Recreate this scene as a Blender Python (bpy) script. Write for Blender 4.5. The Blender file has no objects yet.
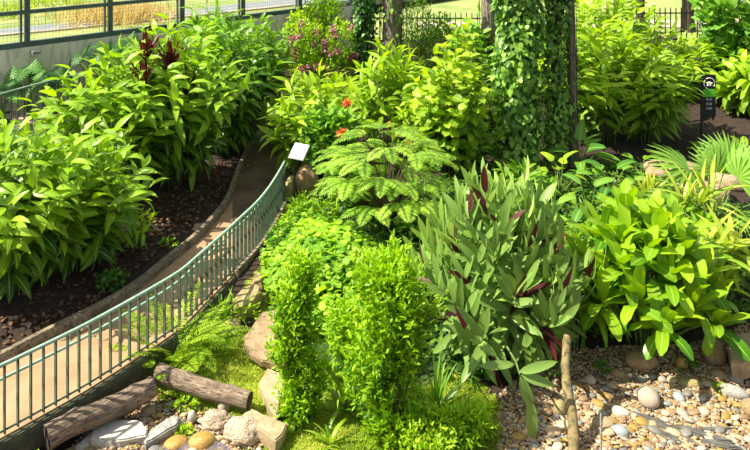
import bpy, bmesh, math, random
import numpy as np
from mathutils import Vector, Matrix, noise

rng = np.random.default_rng(7)
random.seed(7)
COL = bpy.context.scene.collection
PI = math.pi

# ------------------------------------------------------------------ camera
CAMZ, HORIZON, F = 6.3, -85.0, 720.0     # level camera with a shifted lens: uprights stay upright, horizon above the frame
cam_d = bpy.data.cameras.new('camera'); cam = bpy.data.objects.new('camera', cam_d); COL.objects.link(cam)
cam.location = (0, 0, CAMZ); cam.rotation_euler = (math.radians(90), 0, 0); cam_d.shift_y = (HORIZON - 225) / 750
cam_d.sensor_width = 36; cam_d.lens = F / 750 * 36; cam_d.clip_end = 400; cam_d.clip_start = .05
bpy.context.scene.camera = cam

def ray(px, py):
    return np.array([(px - 375) / F, 1.0, -(py - HORIZON) / F])

def plane(px, py, z=0.0):
    """Ground-plan point seen at a photo pixel, at height z."""
    d = ray(px, py); t = (z - CAMZ) / d[2]
    return np.array([d[0] * t, d[1] * t, z])

def z_at(y, py):
    """Height at ground distance y of something whose tip the photo shows at row py."""
    d = ray(375, py); return CAMZ + y * d[2] / d[1]

# ------------------------------------------------------------------ ground
RAIL_H = .87
rail_px = [(-60, 393), (0, 366), (40, 347), (75, 330), (100, 317), (145, 292), (180, 271), (200, 254), (225, 232), (240, 218), (255, 204), (267, 190), (277, 175), (285, 161)]
kerb_px = [(-60, 388), (0, 357), (50, 331), (100, 306), (138, 283), (170, 257), (200, 232), (222, 207), (231, 190), (241, 163), (253, 140), (268, 124)]

def smooth_line(pts, step):
    """Catmull-Rom through the points, resampled evenly."""
    P = np.array(pts, float)
    P = np.vstack([2 * P[0] - P[1], P, 2 * P[-1] - P[-2]])
    out = []
    for i in range(1, len(P) - 2):
        for t in np.linspace(0, 1, 24, endpoint=False):
            a, b, c, d = P[i - 1], P[i], P[i + 1], P[i + 2]
            out.append(.5 * ((2 * b) + (c - a) * t + (2 * a - 5 * b + 4 * c - d) * t * t + (3 * b - a - 3 * c + d) * t ** 3))
    out.append(P[-2]); out = np.array(out)
    s = np.r_[0, np.cumsum(np.linalg.norm(np.diff(out, axis=0), axis=1))]
    q = np.linspace(0, s[-1], max(2, int(s[-1] / step) + 1))
    return np.stack([np.interp(q, s, out[:, k]) for k in range(out.shape[1])], 1)

rail_xy = smooth_line([plane(x, y, RAIL_H)[:2] for x, y in rail_px], .1)
kerb_xy = smooth_line([plane(x, y, .08)[:2] for x, y in kerb_px], .1)

def sm(a, b, x):
    t = np.clip((x - a) / (b - a), 0, 1); return t * t * (3 - 2 * t)

def signed(line, X, Y):
    """Distance to a polyline, positive on its right-hand side."""
    best = np.full(X.shape, 1e9); sg = np.zeros(X.shape)
    for (ax, ay), (bx, by) in zip(line[:-1:4], line[4::4]):
        dx, dy = bx - ax, by - ay; L2 = dx * dx + dy * dy
        t = np.clip(((X - ax) * dx + (Y - ay) * dy) / L2, 0, 1)
        qx, qy = X - ax - t * dx, Y - ay - t * dy
        d = np.hypot(qx, qy); m = d < best
        best = np.where(m, d, best); sg = np.where(m, np.sign(dy * qx - dx * qy), sg)
    return best * sg

def H(x, y):
    X, Y = np.atleast_1d(np.asarray(x, float)), np.atleast_1d(np.asarray(y, float))
    dr = signed(rail_xy, X, Y); dk = signed(kerb_xy, X, Y)
    low = -.48 + .48 * sm(9.4, 13.8, Y)
    low = low + 1.1 * sm(19, 29, Y) * sm(-3, 1, X)
    low = low + .04 * np.sin(X * 2.1 + 1) * np.sin(Y * 1.7)
    z = np.where(dr > 0, low, -.12 + (low + .12) * sm(-.35, 0, dr))
    bank = .02 + .45 * sm(0, 2.2, -dk) + .03 * np.sin(X * 3 + Y * 2)
    bank = bank + .42 * sm(2.4, 4.2, -dk) * sm(14.5, 17, Y)
    z = np.where(dk < 0, bank, z)
    return z if np.ndim(x) else float(z[0])

def gp(px, py):
    """Where the line of sight through a photo pixel meets the ground."""
    z = 0.0
    for _ in range(12):
        p = plane(px, py, z); z = .5 * z + .5 * H(p[0], p[1])
    return np.array([p[0], p[1], H(p[0], p[1])])

# ------------------------------------------------------------------ materials
def mat_new(name):
    m = bpy.data.materials.new(name); m.use_nodes = True
    nt = m.node_tree; nt.nodes.clear()
    return m, nt
def N(nt, t, **kw):
    n = nt.nodes.new(t)
    for k, v in kw.items(): setattr(n, k, v)
    return n
def c4(c): return (c[0], c[1], c[2], 1)

def rough_mat(name, c1, c2, scale=6, rough=.85, bump=.3, c3=None, scale2=40, metallic=0, rand=0.0, stretch=None, bdist=.02):
    m, nt = mat_new(name); L = nt.links.new
    out = N(nt, 'ShaderNodeOutputMaterial'); b = N(nt, 'ShaderNodeBsdfPrincipled'); L(b.outputs[0], out.inputs[0])
    tc = N(nt, 'ShaderNodeTexCoord'); mp = N(nt, 'ShaderNodeMapping'); L(tc.outputs['Object'], mp.inputs[0])
    if stretch: mp.inputs['Scale'].default_value = stretch
    n1 = N(nt, 'ShaderNodeTexNoise'); n1.inputs['Scale'].default_value = scale; n1.inputs['Detail'].default_value = 8; n1.inputs['Roughness'].default_value = .65
    L(mp.outputs[0], n1.inputs['Vector'])
    r = N(nt, 'ShaderNodeValToRGB'); r.color_ramp.elements[0].position = .36; r.color_ramp.elements[1].position = .64
    r.color_ramp.elements[0].color = c4(c1); r.color_ramp.elements[1].color = c4(c2)
    L(n1.outputs[0], r.inputs[0]); col = r.outputs[0]
    n2 = N(nt, 'ShaderNodeTexNoise'); n2.inputs['Scale'].default_value = scale2; n2.inputs['Detail'].default_value = 6; L(mp.outputs[0], n2.inputs['Vector'])
    if c3:
        r2 = N(nt, 'ShaderNodeValToRGB'); r2.color_ramp.elements[0].position = .5; r2.color_ramp.elements[1].position = .66
        L(n2.outputs[0], r2.inputs[0]); mx = N(nt, 'ShaderNodeMixRGB'); L(r2.outputs[0], mx.inputs[0]); L(col, mx.inputs[1]); mx.inputs[2].default_value = c4(c3); col = mx.outputs[0]
    if rand:
        oi = N(nt, 'ShaderNodeObjectInfo'); hs = N(nt, 'ShaderNodeHueSaturation'); mr = N(nt, 'ShaderNodeMapRange')
        mr.inputs[3].default_value = 1 - rand; mr.inputs[4].default_value = 1 + rand; L(oi.outputs['Random'], mr.inputs[0]); L(mr.outputs[0], hs.inputs['Value']); L(col, hs.inputs['Color']); col = hs.outputs[0]
    L(col, b.inputs['Base Color']); b.inputs['Roughness'].default_value = rough; b.inputs['Metallic'].default_value = metallic
    bp = N(nt, 'ShaderNodeBump'); bp.inputs['Strength'].default_value = bump; bp.inputs['Distance'].default_value = bdist; L(n2.outputs[0], bp.inputs['Height']); L(bp.outputs[0], b.inputs['Normal'])
    return m

def leaf_mat(name, dark, light, vein=None, trans=.35, rough=.4, back=None, ribs=0.0, vw=.05, edge=None):
    """Leaf colour varies leaf by leaf (attribute lc.r), with a paler midrib and faint side veins."""
    m, nt = mat_new(name); L = nt.links.new
    out = N(nt, 'ShaderNodeOutputMaterial')
    at = N(nt, 'ShaderNodeAttribute'); at.attribute_name = 'lc'; sp = N(nt, 'ShaderNodeSeparateColor'); L(at.outputs['Color'], sp.inputs[0])
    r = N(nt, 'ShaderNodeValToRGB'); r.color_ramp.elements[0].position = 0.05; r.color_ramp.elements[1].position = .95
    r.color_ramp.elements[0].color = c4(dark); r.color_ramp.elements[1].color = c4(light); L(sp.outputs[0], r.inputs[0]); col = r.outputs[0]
    def math_(op, a, bv, c=None):
        n = N(nt, 'ShaderNodeMath', operation=op)
        for i, v in enumerate((a, bv)):
            if v is None: continue
            if hasattr(v, 'links'): L(v, n.inputs[i])
            else: n.inputs[i].default_value = v
        return n.outputs[0]
    au = math_('ABSOLUTE', math_('SUBTRACT', sp.outputs[1], .5), None)
    if ribs:
        s = math_('SINE', math_('ADD', math_('MULTIPLY', sp.outputs[2], 95.0), math_('MULTIPLY', au, -22.0)), None)
        s = math_('MULTIPLY', math_('GREATER_THAN', s, .35), ribs)
        mx = N(nt, 'ShaderNodeMixRGB'); L(s, mx.inputs[0]); L(col, mx.inputs[1]); mx.inputs[2].default_value = c4(vein or light); col = mx.outputs[0]
    if vein:
        g = math_('MULTIPLY', math_('LESS_THAN', au, vw), .8)
        mx = N(nt, 'ShaderNodeMixRGB'); L(g, mx.inputs[0]); L(col, mx.inputs[1]); mx.inputs[2].default_value = c4(vein); col = mx.outputs[0]
    if edge:
        g = math_('MULTIPLY', math_('GREATER_THAN', au, .36), .85)
        mx = N(nt, 'ShaderNodeMixRGB'); L(g, mx.inputs[0]); L(col, mx.inputs[1]); mx.inputs[2].default_value = c4(edge); col = mx.outputs[0]
    if back:
        ge = N(nt, 'ShaderNodeNewGeometry'); mx = N(nt, 'ShaderNodeMixRGB'); L(ge.outputs['Backfacing'], mx.inputs[0]); L(col, mx.inputs[1]); mx.inputs[2].default_value = c4(back); col = mx.outputs[0]
    b = N(nt, 'ShaderNodeBsdfPrincipled'); b.inputs['Roughness'].default_value = rough; L(col, b.inputs['Base Color']); b.inputs['Specular IOR Level'].default_value = .3
    t = N(nt, 'ShaderNodeBsdfTranslucent'); hs = N(nt, 'ShaderNodeHueSaturation'); hs.inputs['Hue'].default_value = .492; hs.inputs['Saturation'].default_value = 1.1; hs.inputs['Value'].default_value = 1.5
    L(col, hs.inputs['Color']); L(hs.outputs[0], t.inputs[0])
    ms = N(nt, 'ShaderNodeMixShader'); ms.inputs[0].default_value = trans; L(b.outputs[0], ms.inputs[1]); L(t.outputs[0], ms.inputs[2]); L(ms.outputs[0], out.inputs[0])
    return m

M = {}
M['ginger'] = leaf_mat('ginger_leaf', (.016, .085, .005), (.33, .56, .02), (.40, .55, .10), .36, .36, ribs=.12)
M['ginger_lime'] = leaf_mat('lime_ginger_leaf', (.035, .14, .006), (.40, .61, .022), (.5, .62, .1), .4, .4, ribs=.12)
M['ginger_mid'] = leaf_mat('mid_ginger_leaf', (.014, .075, .006), (.21, .44, .024), (.36, .52, .09), .36, .36, ribs=.1)
M['broad'] = leaf_mat('broad_yellow_green_leaf', (.08, .22, .01), (.42, .60, .03), (.5, .6, .1), .42, .45, ribs=.1)
M['small_lime'] = leaf_mat('small_lime_leaf', (.05, .18, .006), (.38, .61, .02), None, .38, .42)
M['small_green'] = leaf_mat('small_green_leaf', (.03, .12, .008), (.26, .46, .02), None, .35, .42)
M['small_dark'] = leaf_mat('small_dark_leaf', (.02, .08, .01), (.16, .30, .03), None, .3, .45)
M['cover'] = leaf_mat('round_cover_leaf', (.08, .26, .012), (.44, .66, .04), (.5, .65, .2), .36, .45, vw=.03)
M['fern'] = leaf_mat('fern_leaf', (.16, .36, .012), (.42, .60, .03), None, .42, .5)
M['fern_mid'] = leaf_mat('mid_fern_leaf', (.09, .24, .015), (.38, .57, .06), None, .36, .5)
M['fern_dark'] = leaf_mat('dark_fern_leaf', (.03, .12, .012), (.10, .26, .03), None, .3, .5)
M['ctenanthe'] = leaf_mat('grey_green_leaf', (.05, .17, .018), (.42, .62, .13), (.48, .62, .24), .22, .40, back=(.20, .33, .07), ribs=.35)
M['burgundy'] = leaf_mat('burgundy_leaf', (.035, .008, .012), (.10, .018, .022), None, .2, .45)
M['red_cordyline'] = leaf_mat('dark_red_leaf', (.035, .008, .010), (.16, .028, .024), (.2, .05, .05), .25, .4)
M['strap'] = leaf_mat('strap_leaf', (.07, .23, .01), (.38, .58, .02), (.36, .55, .08), .36, .32, ribs=.08)
M['strap_yellow'] = leaf_mat('yellow_strap_leaf', (.18, .34, .015), (.50, .56, .07), (.6, .65, .2), .38, .4)
M['fan'] = leaf_mat('fan_leaf', (.08, .22, .02), (.26, .45, .06), (.4, .55, .15), .34, .42)
M['monstera'] = leaf_mat('monstera_leaf', (.03, .12, .015), (.14, .34, .06), (.2, .4, .12), .25, .5)
M['ivy'] = leaf_mat('ivy_leaf', (.025, .11, .012), (.32, .55, .08), (.25, .42, .1), .25, .33)
M['ivy_dark'] = leaf_mat('dark_ivy_leaf', (.018, .08, .012), (.09, .24, .04), None, .22, .38)
M['big_leaf'] = leaf_mat('big_leaf', (.05, .19, .02), (.24, .46, .05), (.35, .55, .12), .34, .32, ribs=.12)
M['yellow_leaf'] = leaf_mat('yellow_leaf', (.5, .42, .01), (.62, .55, .03), (.6, .5, .1), .35, .5)
M['pink'] = leaf_mat('dusky_pink_petal', (.22, .07, .10), (.50, .22, .25), None, .3, .6)
M['flower_red'] = leaf_mat('orange_red_petal', (.62, .10, .03), (.80, .24, .09), None, .3, .6)
M['grass'] = leaf_mat('grass_blade', (.16, .30, .012), (.44, .52, .04), None, .4, .6)
M['dry_grass'] = leaf_mat('dry_grass_blade', (.42, .32, .12), (.62, .50, .2), None, .4, .7)
M['litter'] = leaf_mat('fallen_leaf', (.04, .018, .01), (.22, .12, .06), None, .15, .7)
M['stem'] = rough_mat('green_stem', (.06, .12, .02), (.14, .22, .05), 12, .6, .1)
M['twig'] = rough_mat('brown_twig', (.05, .03, .018), (.13, .085, .05), 20, .9, .4)
M['bark'] = rough_mat('grey_bark', (.16, .13, .10), (.42, .36, .28), 5, .9, .9, (.06, .05, .035), 18, stretch=(3, 3, .6), bdist=.05)
M['bark_dark'] = rough_mat('dark_bark', (.045, .035, .028), (.14, .10, .07), 6, .95, .9, (.02, .015, .01), 22, stretch=(3, 3, .6), bdist=.05)
M['log'] = rough_mat('weathered_log', (.12, .085, .06), (.38, .28, .19), 4, .85, .9, (.055, .038, .028), 14, stretch=(.7, 6, 6), bdist=.03)
M['log_end'] = rough_mat('log_end_grain', (.03, .02, .014), (.09, .06, .04), 10, .9, .6)
M['path'] = rough_mat('tan_path', (.30, .18, .095), (.42, .27, .15), 2.2, .85, .15, (.34, .21, .12), 60)
M['fascia'] = rough_mat('mossy_beam', (.035, .04, .022), (.11, .10, .055), 5, .9, .5, (.05, .075, .03), 20)
M['kerb'] = rough_mat('weathered_kerb', (.13, .10, .07), (.32, .25, .17), 5, .9, .5, (.07, .055, .03), 24)
M['rail'] = rough_mat('pale_green_rail', (.26, .42, .31), (.38, .54, .42), 8, .45, .05, None, 60)
M['baluster'] = rough_mat('dark_green_paint', (.04, .075, .05), (.075, .125, .085), 10, .45, .05)
M['steel_green'] = rough_mat('grey_green_steel', (.055, .085, .075), (.10, .14, .125), 6, .5, .08)
M['concrete'] = rough_mat('warm_concrete', (.70, .64, .48), (.86, .80, .64), 1.2, .85, .12, (.60, .54, .40), 7, stretch=(1, 1, .3))
M['black'] = rough_mat('black_metal', (.008, .01, .01), (.02, .022, .022), 10, .4, .02)
M['lime_panel'] = rough_mat('lime_panel', (.10, .48, .02), (.12, .52, .03), 10, .5, 0)
M['white'] = rough_mat('white_panel', (.72, .74, .76), (.82, .83, .85), 6, .35, 0)
M['pale_print'] = rough_mat('pale_print', (.5, .55, .58), (.6, .65, .68), 6, .5, 0)
M['sand_rock'] = rough_mat('sandstone', (.24, .16, .085), (.40, .29, .165), 4, .9, .9, (.19, .13, .06), 9)
M['cream_rock'] = rough_mat('cream_stone', (.29, .21, .12), (.45, .35, .22), 5, .9, .6, (.30, .21, .11), 12)
M['grey_rock'] = rough_mat('grey_stone', (.22, .22, .20), (.42, .41, .38), 6, .75, .4, (.17, .17, .16), 22)
M['pale_rock'] = rough_mat('pale_grey_slab', (.40, .38, .32), (.58, .55, .46), 5, .9, .4, (.38, .37, .33), 22)
M['brown_rock'] = rough_mat('brown_boulder', (.26, .16, .08), (.46, .31, .17), 4, .7, .4, (.2, .12, .06), 16)
M['amber_rock'] = rough_mat('amber_stone', (.30, .17, .03), (.50, .32, .07), 5, .55, .3, (.2, .12, .03), 16)
M['taupe_rock'] = rough_mat('taupe_river_stone', (.34, .28, .21), (.44, .37, .28), 6, .7, .15)
M['coral_rock'] = rough_mat('pitted_stone', (.44, .33, .22), (.66, .54, .40), 8, .9, .8, (.34, .22, .14), 9, bdist=.05)
M['moss_rock'] = rough_mat('mossy_stone', (.22, .17, .08), (.46, .36, .19), 5, .9, .6, (.24, .27, .04), 5)
M['slate'] = rough_mat('dark_slate', (.05, .05, .045), (.17, .16, .14), 5, .6, .5, (.09, .08, .07), 20, stretch=(1, 1, 6))
M['blue_rock'] = rough_mat('blue_grey_stone', (.20, .24, .25), (.36, .40, .40), 6, .6, .2)

def pebble_mat():
    m, nt = mat_new('river_pebble'); L = nt.links.new
    out = N(nt, 'ShaderNodeOutputMaterial'); b = N(nt, 'ShaderNodeBsdfPrincipled'); L(b.outputs[0], out.inputs[0])
    oi = N(nt, 'ShaderNodeObjectInfo'); r = N(nt, 'ShaderNodeValToRGB'); r.color_ramp.interpolation = 'CONSTANT'
    cs = [(.42, .30, .17), (.52, .41, .27), (.27, .17, .09), (.18, .17, .15), (.38, .24, .12), (.38, .35, .29), (.34, .22, .05), (.22, .25, .24), (.50, .34, .20)]
    e = r.color_ramp.elements; e[0].color = c4(cs[0]); e[1].position = 1 / len(cs); e[1].color = c4(cs[1])
    for i in range(2, len(cs)): k = e.new(i / len(cs)); k.color = c4(cs[i])
    L(oi.outputs['Random'], r.inputs[0])
    tc = N(nt, 'ShaderNodeTexCoord'); n = N(nt, 'ShaderNodeTexNoise'); n.inputs['Scale'].default_value = 2.2; n.inputs['Detail'].default_value = 7; L(tc.outputs['Object'], n.inputs[0])
    mx = N(nt, 'ShaderNodeMixRGB', blend_type='MULTIPLY'); mx.inputs[0].default_value = .7; L(r.outputs[0], mx.inputs[1])
    r3 = N(nt, 'ShaderNodeValToRGB'); r3.color_ramp.elements[0].color = (.5, .5, .5, 1); r3.color_ramp.elements[1].color = (1.3, 1.3, 1.3, 1); L(n.outputs[0], r3.inputs[0]); L(r3.outputs[0], mx.inputs[2])
    L(mx.outputs[0], b.inputs['Base Color']); b.inputs['Roughness'].default_value = .6
    return m
M['pebble'] = pebble_mat()

def gravel_mat():
    m, nt = mat_new('gravel_grain'); L = nt.links.new
    out = N(nt, 'ShaderNodeOutputMaterial'); b = N(nt, 'ShaderNodeBsdfPrincipled'); L(b.outputs[0], out.inputs[0])
    at = N(nt, 'ShaderNodeAttribute'); at.attribute_name = 'lc'; sp = N(nt, 'ShaderNodeSeparateColor'); L(at.outputs['Color'], sp.inputs[0])
    r = N(nt, 'ShaderNodeValToRGB'); r.color_ramp.interpolation = 'CONSTANT'
    cs = [(.32, .22, .12), (.46, .35, .22), (.20, .12, .065), (.11, .08, .055), (.34, .19, .09), (.34, .30, .24), (.34, .23, .05), (.50, .37, .25)]
    e = r.color_ramp.elements; e[0].color = c4(cs[0]); e[1].position = 1 / len(cs); e[1].color = c4(cs[1])
    for i in range(2, len(cs)): k = e.new(i / len(cs)); k.color = c4(cs[i])
    L(sp.outputs[0], r.inputs[0]); L(r.outputs[0], b.inputs['Base Color']); b.inputs['Roughness'].default_value = .75
    return m
M['gravel'] = gravel_mat()

def ground_mat():
    m, nt = mat_new('garden_soil'); L = nt.links.new
    out = N(nt, 'ShaderNodeOutputMaterial'); b = N(nt, 'ShaderNodeBsdfPrincipled'); L(b.outputs[0], out.inputs[0])
    tc = N(nt, 'ShaderNodeTexCoord')
    def noi(s, d=8):
        n = N(nt, 'ShaderNodeTexNoise'); n.inputs['Scale'].default_value = s; n.inputs['Detail'].default_value = d; n.inputs['Roughness'].default_value = .7; L(tc.outputs['Object'], n.inputs[0]); return n.outputs[0]
    def ramp(src, a, bb, pa=.35, pb=.65):
        r = N(nt, 'ShaderNodeValToRGB'); r.color_ramp.elements[0].position = pa; r.color_ramp.elements[1].position = pb
        r.color_ramp.elements[0].color = c4(a); r.color_ramp.elements[1].color = c4(bb); L(src, r.inputs[0]); return r.outputs[0]
    soil = ramp(noi(9), (.012, .007, .005), (.055, .030, .018))
    moss = ramp(noi(5), (.13, .20, .012), (.38, .38, .04))
    grav = ramp(noi(30), (.13, .085, .05), (.30, .21, .13))
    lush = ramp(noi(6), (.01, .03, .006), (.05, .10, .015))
    at = N(nt, 'ShaderNodeAttribute'); at.attribute_name = 'zone'; sp = N(nt, 'ShaderNodeSeparateColor'); L(at.outputs['Color'], sp.inputs[0])
    def mixn(f, a, bb, soft=.35):
        nn = N(nt, 'ShaderNodeMath', operation='ADD'); L(f, nn.inputs[0])
        s = N(nt, 'ShaderNodeMath', operation='MULTIPLY_ADD'); L(noi(7), s.inputs[0]); s.inputs[1].default_value = 1.2; s.inputs[2].default_value = -.6; L(s.outputs[0], nn.inputs[1])
        r = N(nt, 'ShaderNodeMapRange'); r.inputs[1].default_value = .5 - soft / 2; r.inputs[2].default_value = .5 + soft / 2; L(nn.outputs[0], r.inputs[0])
        mx = N(nt, 'ShaderNodeMixRGB'); L(r.outputs[0], mx.inputs[0]); L(a, mx.inputs[1]); L(bb, mx.inputs[2]); return mx.outputs[0]
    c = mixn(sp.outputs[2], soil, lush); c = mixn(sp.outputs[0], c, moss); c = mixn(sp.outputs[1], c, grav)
    L(c, b.inputs['Base Color']); b.inputs['Roughness'].default_value = .95
    bp = N(nt, 'ShaderNodeBump'); bp.inputs['Strength'].default_value = .8; bp.inputs['Distance'].default_value = .05; L(noi(22), bp.inputs['Height']); L(bp.outputs[0], b.inputs['Normal'])
    return m
M['ground'] = ground_mat()

def water_mat():
    m, nt = mat_new('shallow_water'); L = nt.links.new
    out = N(nt, 'ShaderNodeOutputMaterial'); g = N(nt, 'ShaderNodeBsdfGlossy'); g.inputs['Roughness'].default_value = .05
    t = N(nt, 'ShaderNodeBsdfTransparent'); t.inputs[0].default_value = (.86, .70, .36, 1)
    fr = N(nt, 'ShaderNodeFresnel'); fr.inputs[0].default_value = 1.33; ms = N(nt, 'ShaderNodeMixShader')
    n = N(nt, 'ShaderNodeTexNoise'); n.inputs['Scale'].default_value = 9; bp = N(nt, 'ShaderNodeBump'); bp.inputs['Strength'].default_value = .25; bp.inputs['Distance'].default_value = .03
    L(n.outputs[0], bp.inputs['Height']); L(bp.outputs[0], g.inputs['Normal']); L(bp.outputs[0], fr.inputs['Normal'])
    fm = N(nt, 'ShaderNodeMath', operation='MULTIPLY'); fm.inputs[1].default_value = .45; L(fr.outputs[0], fm.inputs[0]); L(fm.outputs[0], ms.inputs[0]); L(t.outputs[0], ms.inputs[1]); L(g.outputs[0], ms.inputs[2]); L(ms.outputs[0], out.inputs[0])
    return m
M['water'] = water_mat()

# ------------------------------------------------------------------ mesh kit
class MB:
    """Collects vertices, faces and leaf attributes into ONE mesh."""
    def __init__(s): s.v, s.f, s.c, s.mi, s.n = [], [], [], [], 0
    def add(s, V, Fc, C=None, mi=0):
        V = np.asarray(V, float).reshape(-1, 3); Fc = np.asarray(Fc, int)
        s.v.append(V); s.f.append(Fc + s.n); s.mi.append(np.full(len(Fc), mi, int))
        s.c.append(np.tile([.5, .5, .5], (len(V), 1)) if C is None else np.asarray(C, float)); s.n += len(V)
    def build(s, name, mats, parent=None, smooth=True):
        me = bpy.data.meshes.new(name)
        if s.n:
            V = np.vstack(s.v).astype(np.float32); me.vertices.add(len(V)); me.vertices.foreach_set('co', V.ravel())
            loops = np.concatenate([f.ravel() for f in s.f]).astype(np.int32)
            sizes = np.concatenate([np.full(len(f), f.shape[1]) for f in s.f]); starts = np.r_[0, np.cumsum(sizes)[:-1]].astype(np.int32)
            me.loops.add(len(loops)); me.loops.foreach_set('vertex_index', loops)
            me.polygons.add(len(sizes)); me.polygons.foreach_set('loop_start', starts)
            me.polygons.foreach_set('material_index', np.concatenate(s.mi).astype(np.int32))
            me.update(calc_edges=True)
            me.polygons.foreach_set('use_smooth', np.full(len(sizes), smooth))
            a = me.attributes.new('lc', 'FLOAT_COLOR', 'POINT'); C = np.vstack(s.c); C4 = np.hstack([C, np.ones((len(C), 1))]).astype(np.float32); a.data.foreach_set('color', C4.ravel())
            me.update()
        for m in (mats if isinstance(mats, (list, tuple)) else [mats]): me.materials.append(M[m] if isinstance(m, str) else m)
        o = bpy.data.objects.new(name, me); COL.objects.link(o)
        if parent: o.parent = parent
        return o
    # shapes
    def tube(s, P, R, k=6, caps=True, mi=0):
        P = np.asarray(P, float); n = len(P); R = np.full(n, R) if np.isscalar(R) else np.asarray(R)
        T = np.gradient(P, axis=0); T /= np.linalg.norm(T, axis=1)[:, None] + 1e-9
        ref = np.array([0, 0, 1.]) if abs(T[0][2]) < .9 else np.array([1., 0, 0])
        A = np.cross(T, ref); A /= np.linalg.norm(A, axis=1)[:, None] + 1e-9; B = np.cross(T, A)
        th = np.linspace(0, 2 * PI, k, endpoint=False)
        V = P[:, None] + R[:, None, None] * (np.cos(th)[None, :, None] * A[:, None] + np.sin(th)[None, :, None] * B[:, None])
        f = []
        for i in range(n - 1):
            for j in range(k): f.append((i * k + j, i * k + (j + 1) % k, (i + 1) * k + (j + 1) % k, (i + 1) * k + j))
        s.add(V.reshape(-1, 3), f, mi=mi)
        if caps and k >= 3:
            s.add(V[0], [tuple(range(k))[::-1]], mi=mi); s.add(V[-1], [tuple(range(k))], mi=mi)
    def box(s, c, size, rz=0, mi=0, bev=0):
        x, y, z = np.array(size) / 2
        bm = bmesh.new(); bmesh.ops.create_cube(bm, size=1)
        for v in bm.verts: v.co = Vector((v.co.x * 2 * x, v.co.y * 2 * y, v.co.z * 2 * z))
        if bev: bmesh.ops.bevel(bm, geom=bm.edges[:], offset=bev, segments=2, affect='EDGES')
        s.bm(bm, Matrix.Translation(c) @ Matrix.Rotation(rz, 4, 'Z'), mi)
    def bm(s, bm, mat=None, mi=0, C=None):
        bm.verts.index_update(); V = np.array([(mat @ v.co if mat else v.co)[:] for v in bm.verts])
        by = {}
        for f in bm.faces: by.setdefault(len(f.verts), []).append([v.index for v in f.verts])
        base = s.n; first = True
        for k, fs in by.items():
            if first: s.add(V, fs, None if C is None else np.tile(C, (len(V), 1)), mi); first = False
            else:
                s.f.append(np.array(fs) + base); s.mi.append(np.full(len(fs), mi, int))
        bm.free()

def unit(a): return a / (np.linalg.norm(a, axis=-1, keepdims=True) + 1e-9)

PROF = {
    'lance': lambda t: np.sin(PI * t ** .8) ** .85 * (1 - .25 * t) + .03,
    'ovate': lambda t: np.sin(PI * np.clip(t, 0, 1) ** .9) ** .62 * (1 - .12 * t) + .02,
    'ellip': lambda t: np.sqrt(np.clip(1 - (2 * t - 1) ** 2, 0, 1)) * .98 + .02,
    'strap': lambda t: np.clip(np.minimum(.35 + 1.6 * t, (1.02 - t) * 4.5), 0, 1) ** .7,
    'long': lambda t: np.clip(np.minimum(.5 + 2 * t, (1.02 - t) * 1.7), 0, 1),
    'heart': lambda t: np.clip(1.05 * np.sqrt(np.clip(1 - t, 0, 1)) * np.clip(t * 9 + .25, 0, 1), .02, 1),
    'round': lambda t: np.sqrt(np.clip(1 - (2 * t - 1) ** 2, 0, 1)) + .01,
    'diamond': lambda t: np.clip(np.minimum(t * 2.2 + .05, (1.03 - t) * 1.7), 0, 1),
    'monstera': lambda t: np.clip(1.05 * np.sqrt(np.clip(1.02 - t, 0, 1)), .03, 1) * np.where((np.arange(len(t)) % 3 == 2), .38, 1.0),
    'pinnae': lambda t: np.sin(PI * np.clip(t * .92 + .06, 0, 1)) ** .6,
}

def leaves(mb, P, D, L, W, prof='lance', droop=.5, fold=.25, ns=5, rnd=None, Nn=None, roll=.3, mi=0, r=rng, wave=0):
    """Adds one curved, folded blade per row of P (base) and D (direction)."""
    P = np.atleast_2d(P).astype(float); D = unit(np.atleast_2d(D).astype(float)); n = len(P)
    if n == 0: return
    L = np.broadcast_to(L, (n,)).astype(float); W = np.broadcast_to(W, (n,)).astype(float); k = np.broadcast_to(droop, (n,)).astype(float)
    k = np.where(np.abs(k) < .02, .02, k)
    Z = np.tile([0., 0, 1], (n, 1)) if Nn is None else np.atleast_2d(Nn).astype(float)
    if Nn is None: Z = Z + r.normal(0, .12, (n, 3))
    Nv = Z - (Z * D).sum(1)[:, None] * D; Nv = unit(Nv); S = np.cross(D, Nv)
    a = r.normal(0, roll, n)[:, None]; Nv, S = Nv * np.cos(a) + S * np.sin(a), S * np.cos(a) - Nv * np.sin(a)
    t = np.linspace(0, 1, ns + 1); w = PROF[prof](t)
    kt = k[:, None] * t; X = np.sin(kt) / k[:, None]; Y = -(1 - np.cos(kt)) / k[:, None]
    ctr = P[:, None] + L[:, None, None] * (X[..., None] * D[:, None] + Y[..., None] * Nv[:, None])
    Nt = Nv[:, None] * np.cos(kt)[..., None] + D[:, None] * np.sin(kt)[..., None]
    hw = (W[:, None] / 2 * w[None])[..., None]
    wv = (wave * np.sin(t * 17)[None, :, None] * hw) if wave else 0
    lft = ctr + hw * S[:, None] + (fold * hw + wv) * Nt; rgt = ctr - hw * S[:, None] + (fold * hw - wv) * Nt
    V = np.stack([lft, ctr, rgt], 2).reshape(-1, 3)
    m = (ns + 1) * 3; base = (np.arange(n) * m)[:, None, None]
    q = []
    for i in range(ns):
        for j in range(2): q.append((i * 3 + j, i * 3 + j + 1, i * 3 + j + 4, i * 3 + j + 3))
    Fc = (base + np.array(q)[None]).reshape(-1, 4)
    if rnd is None: rnd = r.random(n)
    C = np.zeros((n, ns + 1, 3, 3)); C[..., 0] = np.broadcast_to(rnd, (n,))[:, None, None]
    C[..., 1] = np.array([0, .5, 1])[None, None]; C[..., 2] = t[None, :, None]
    mb.add(V, Fc, C.reshape(-1, 3), mi)

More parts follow.
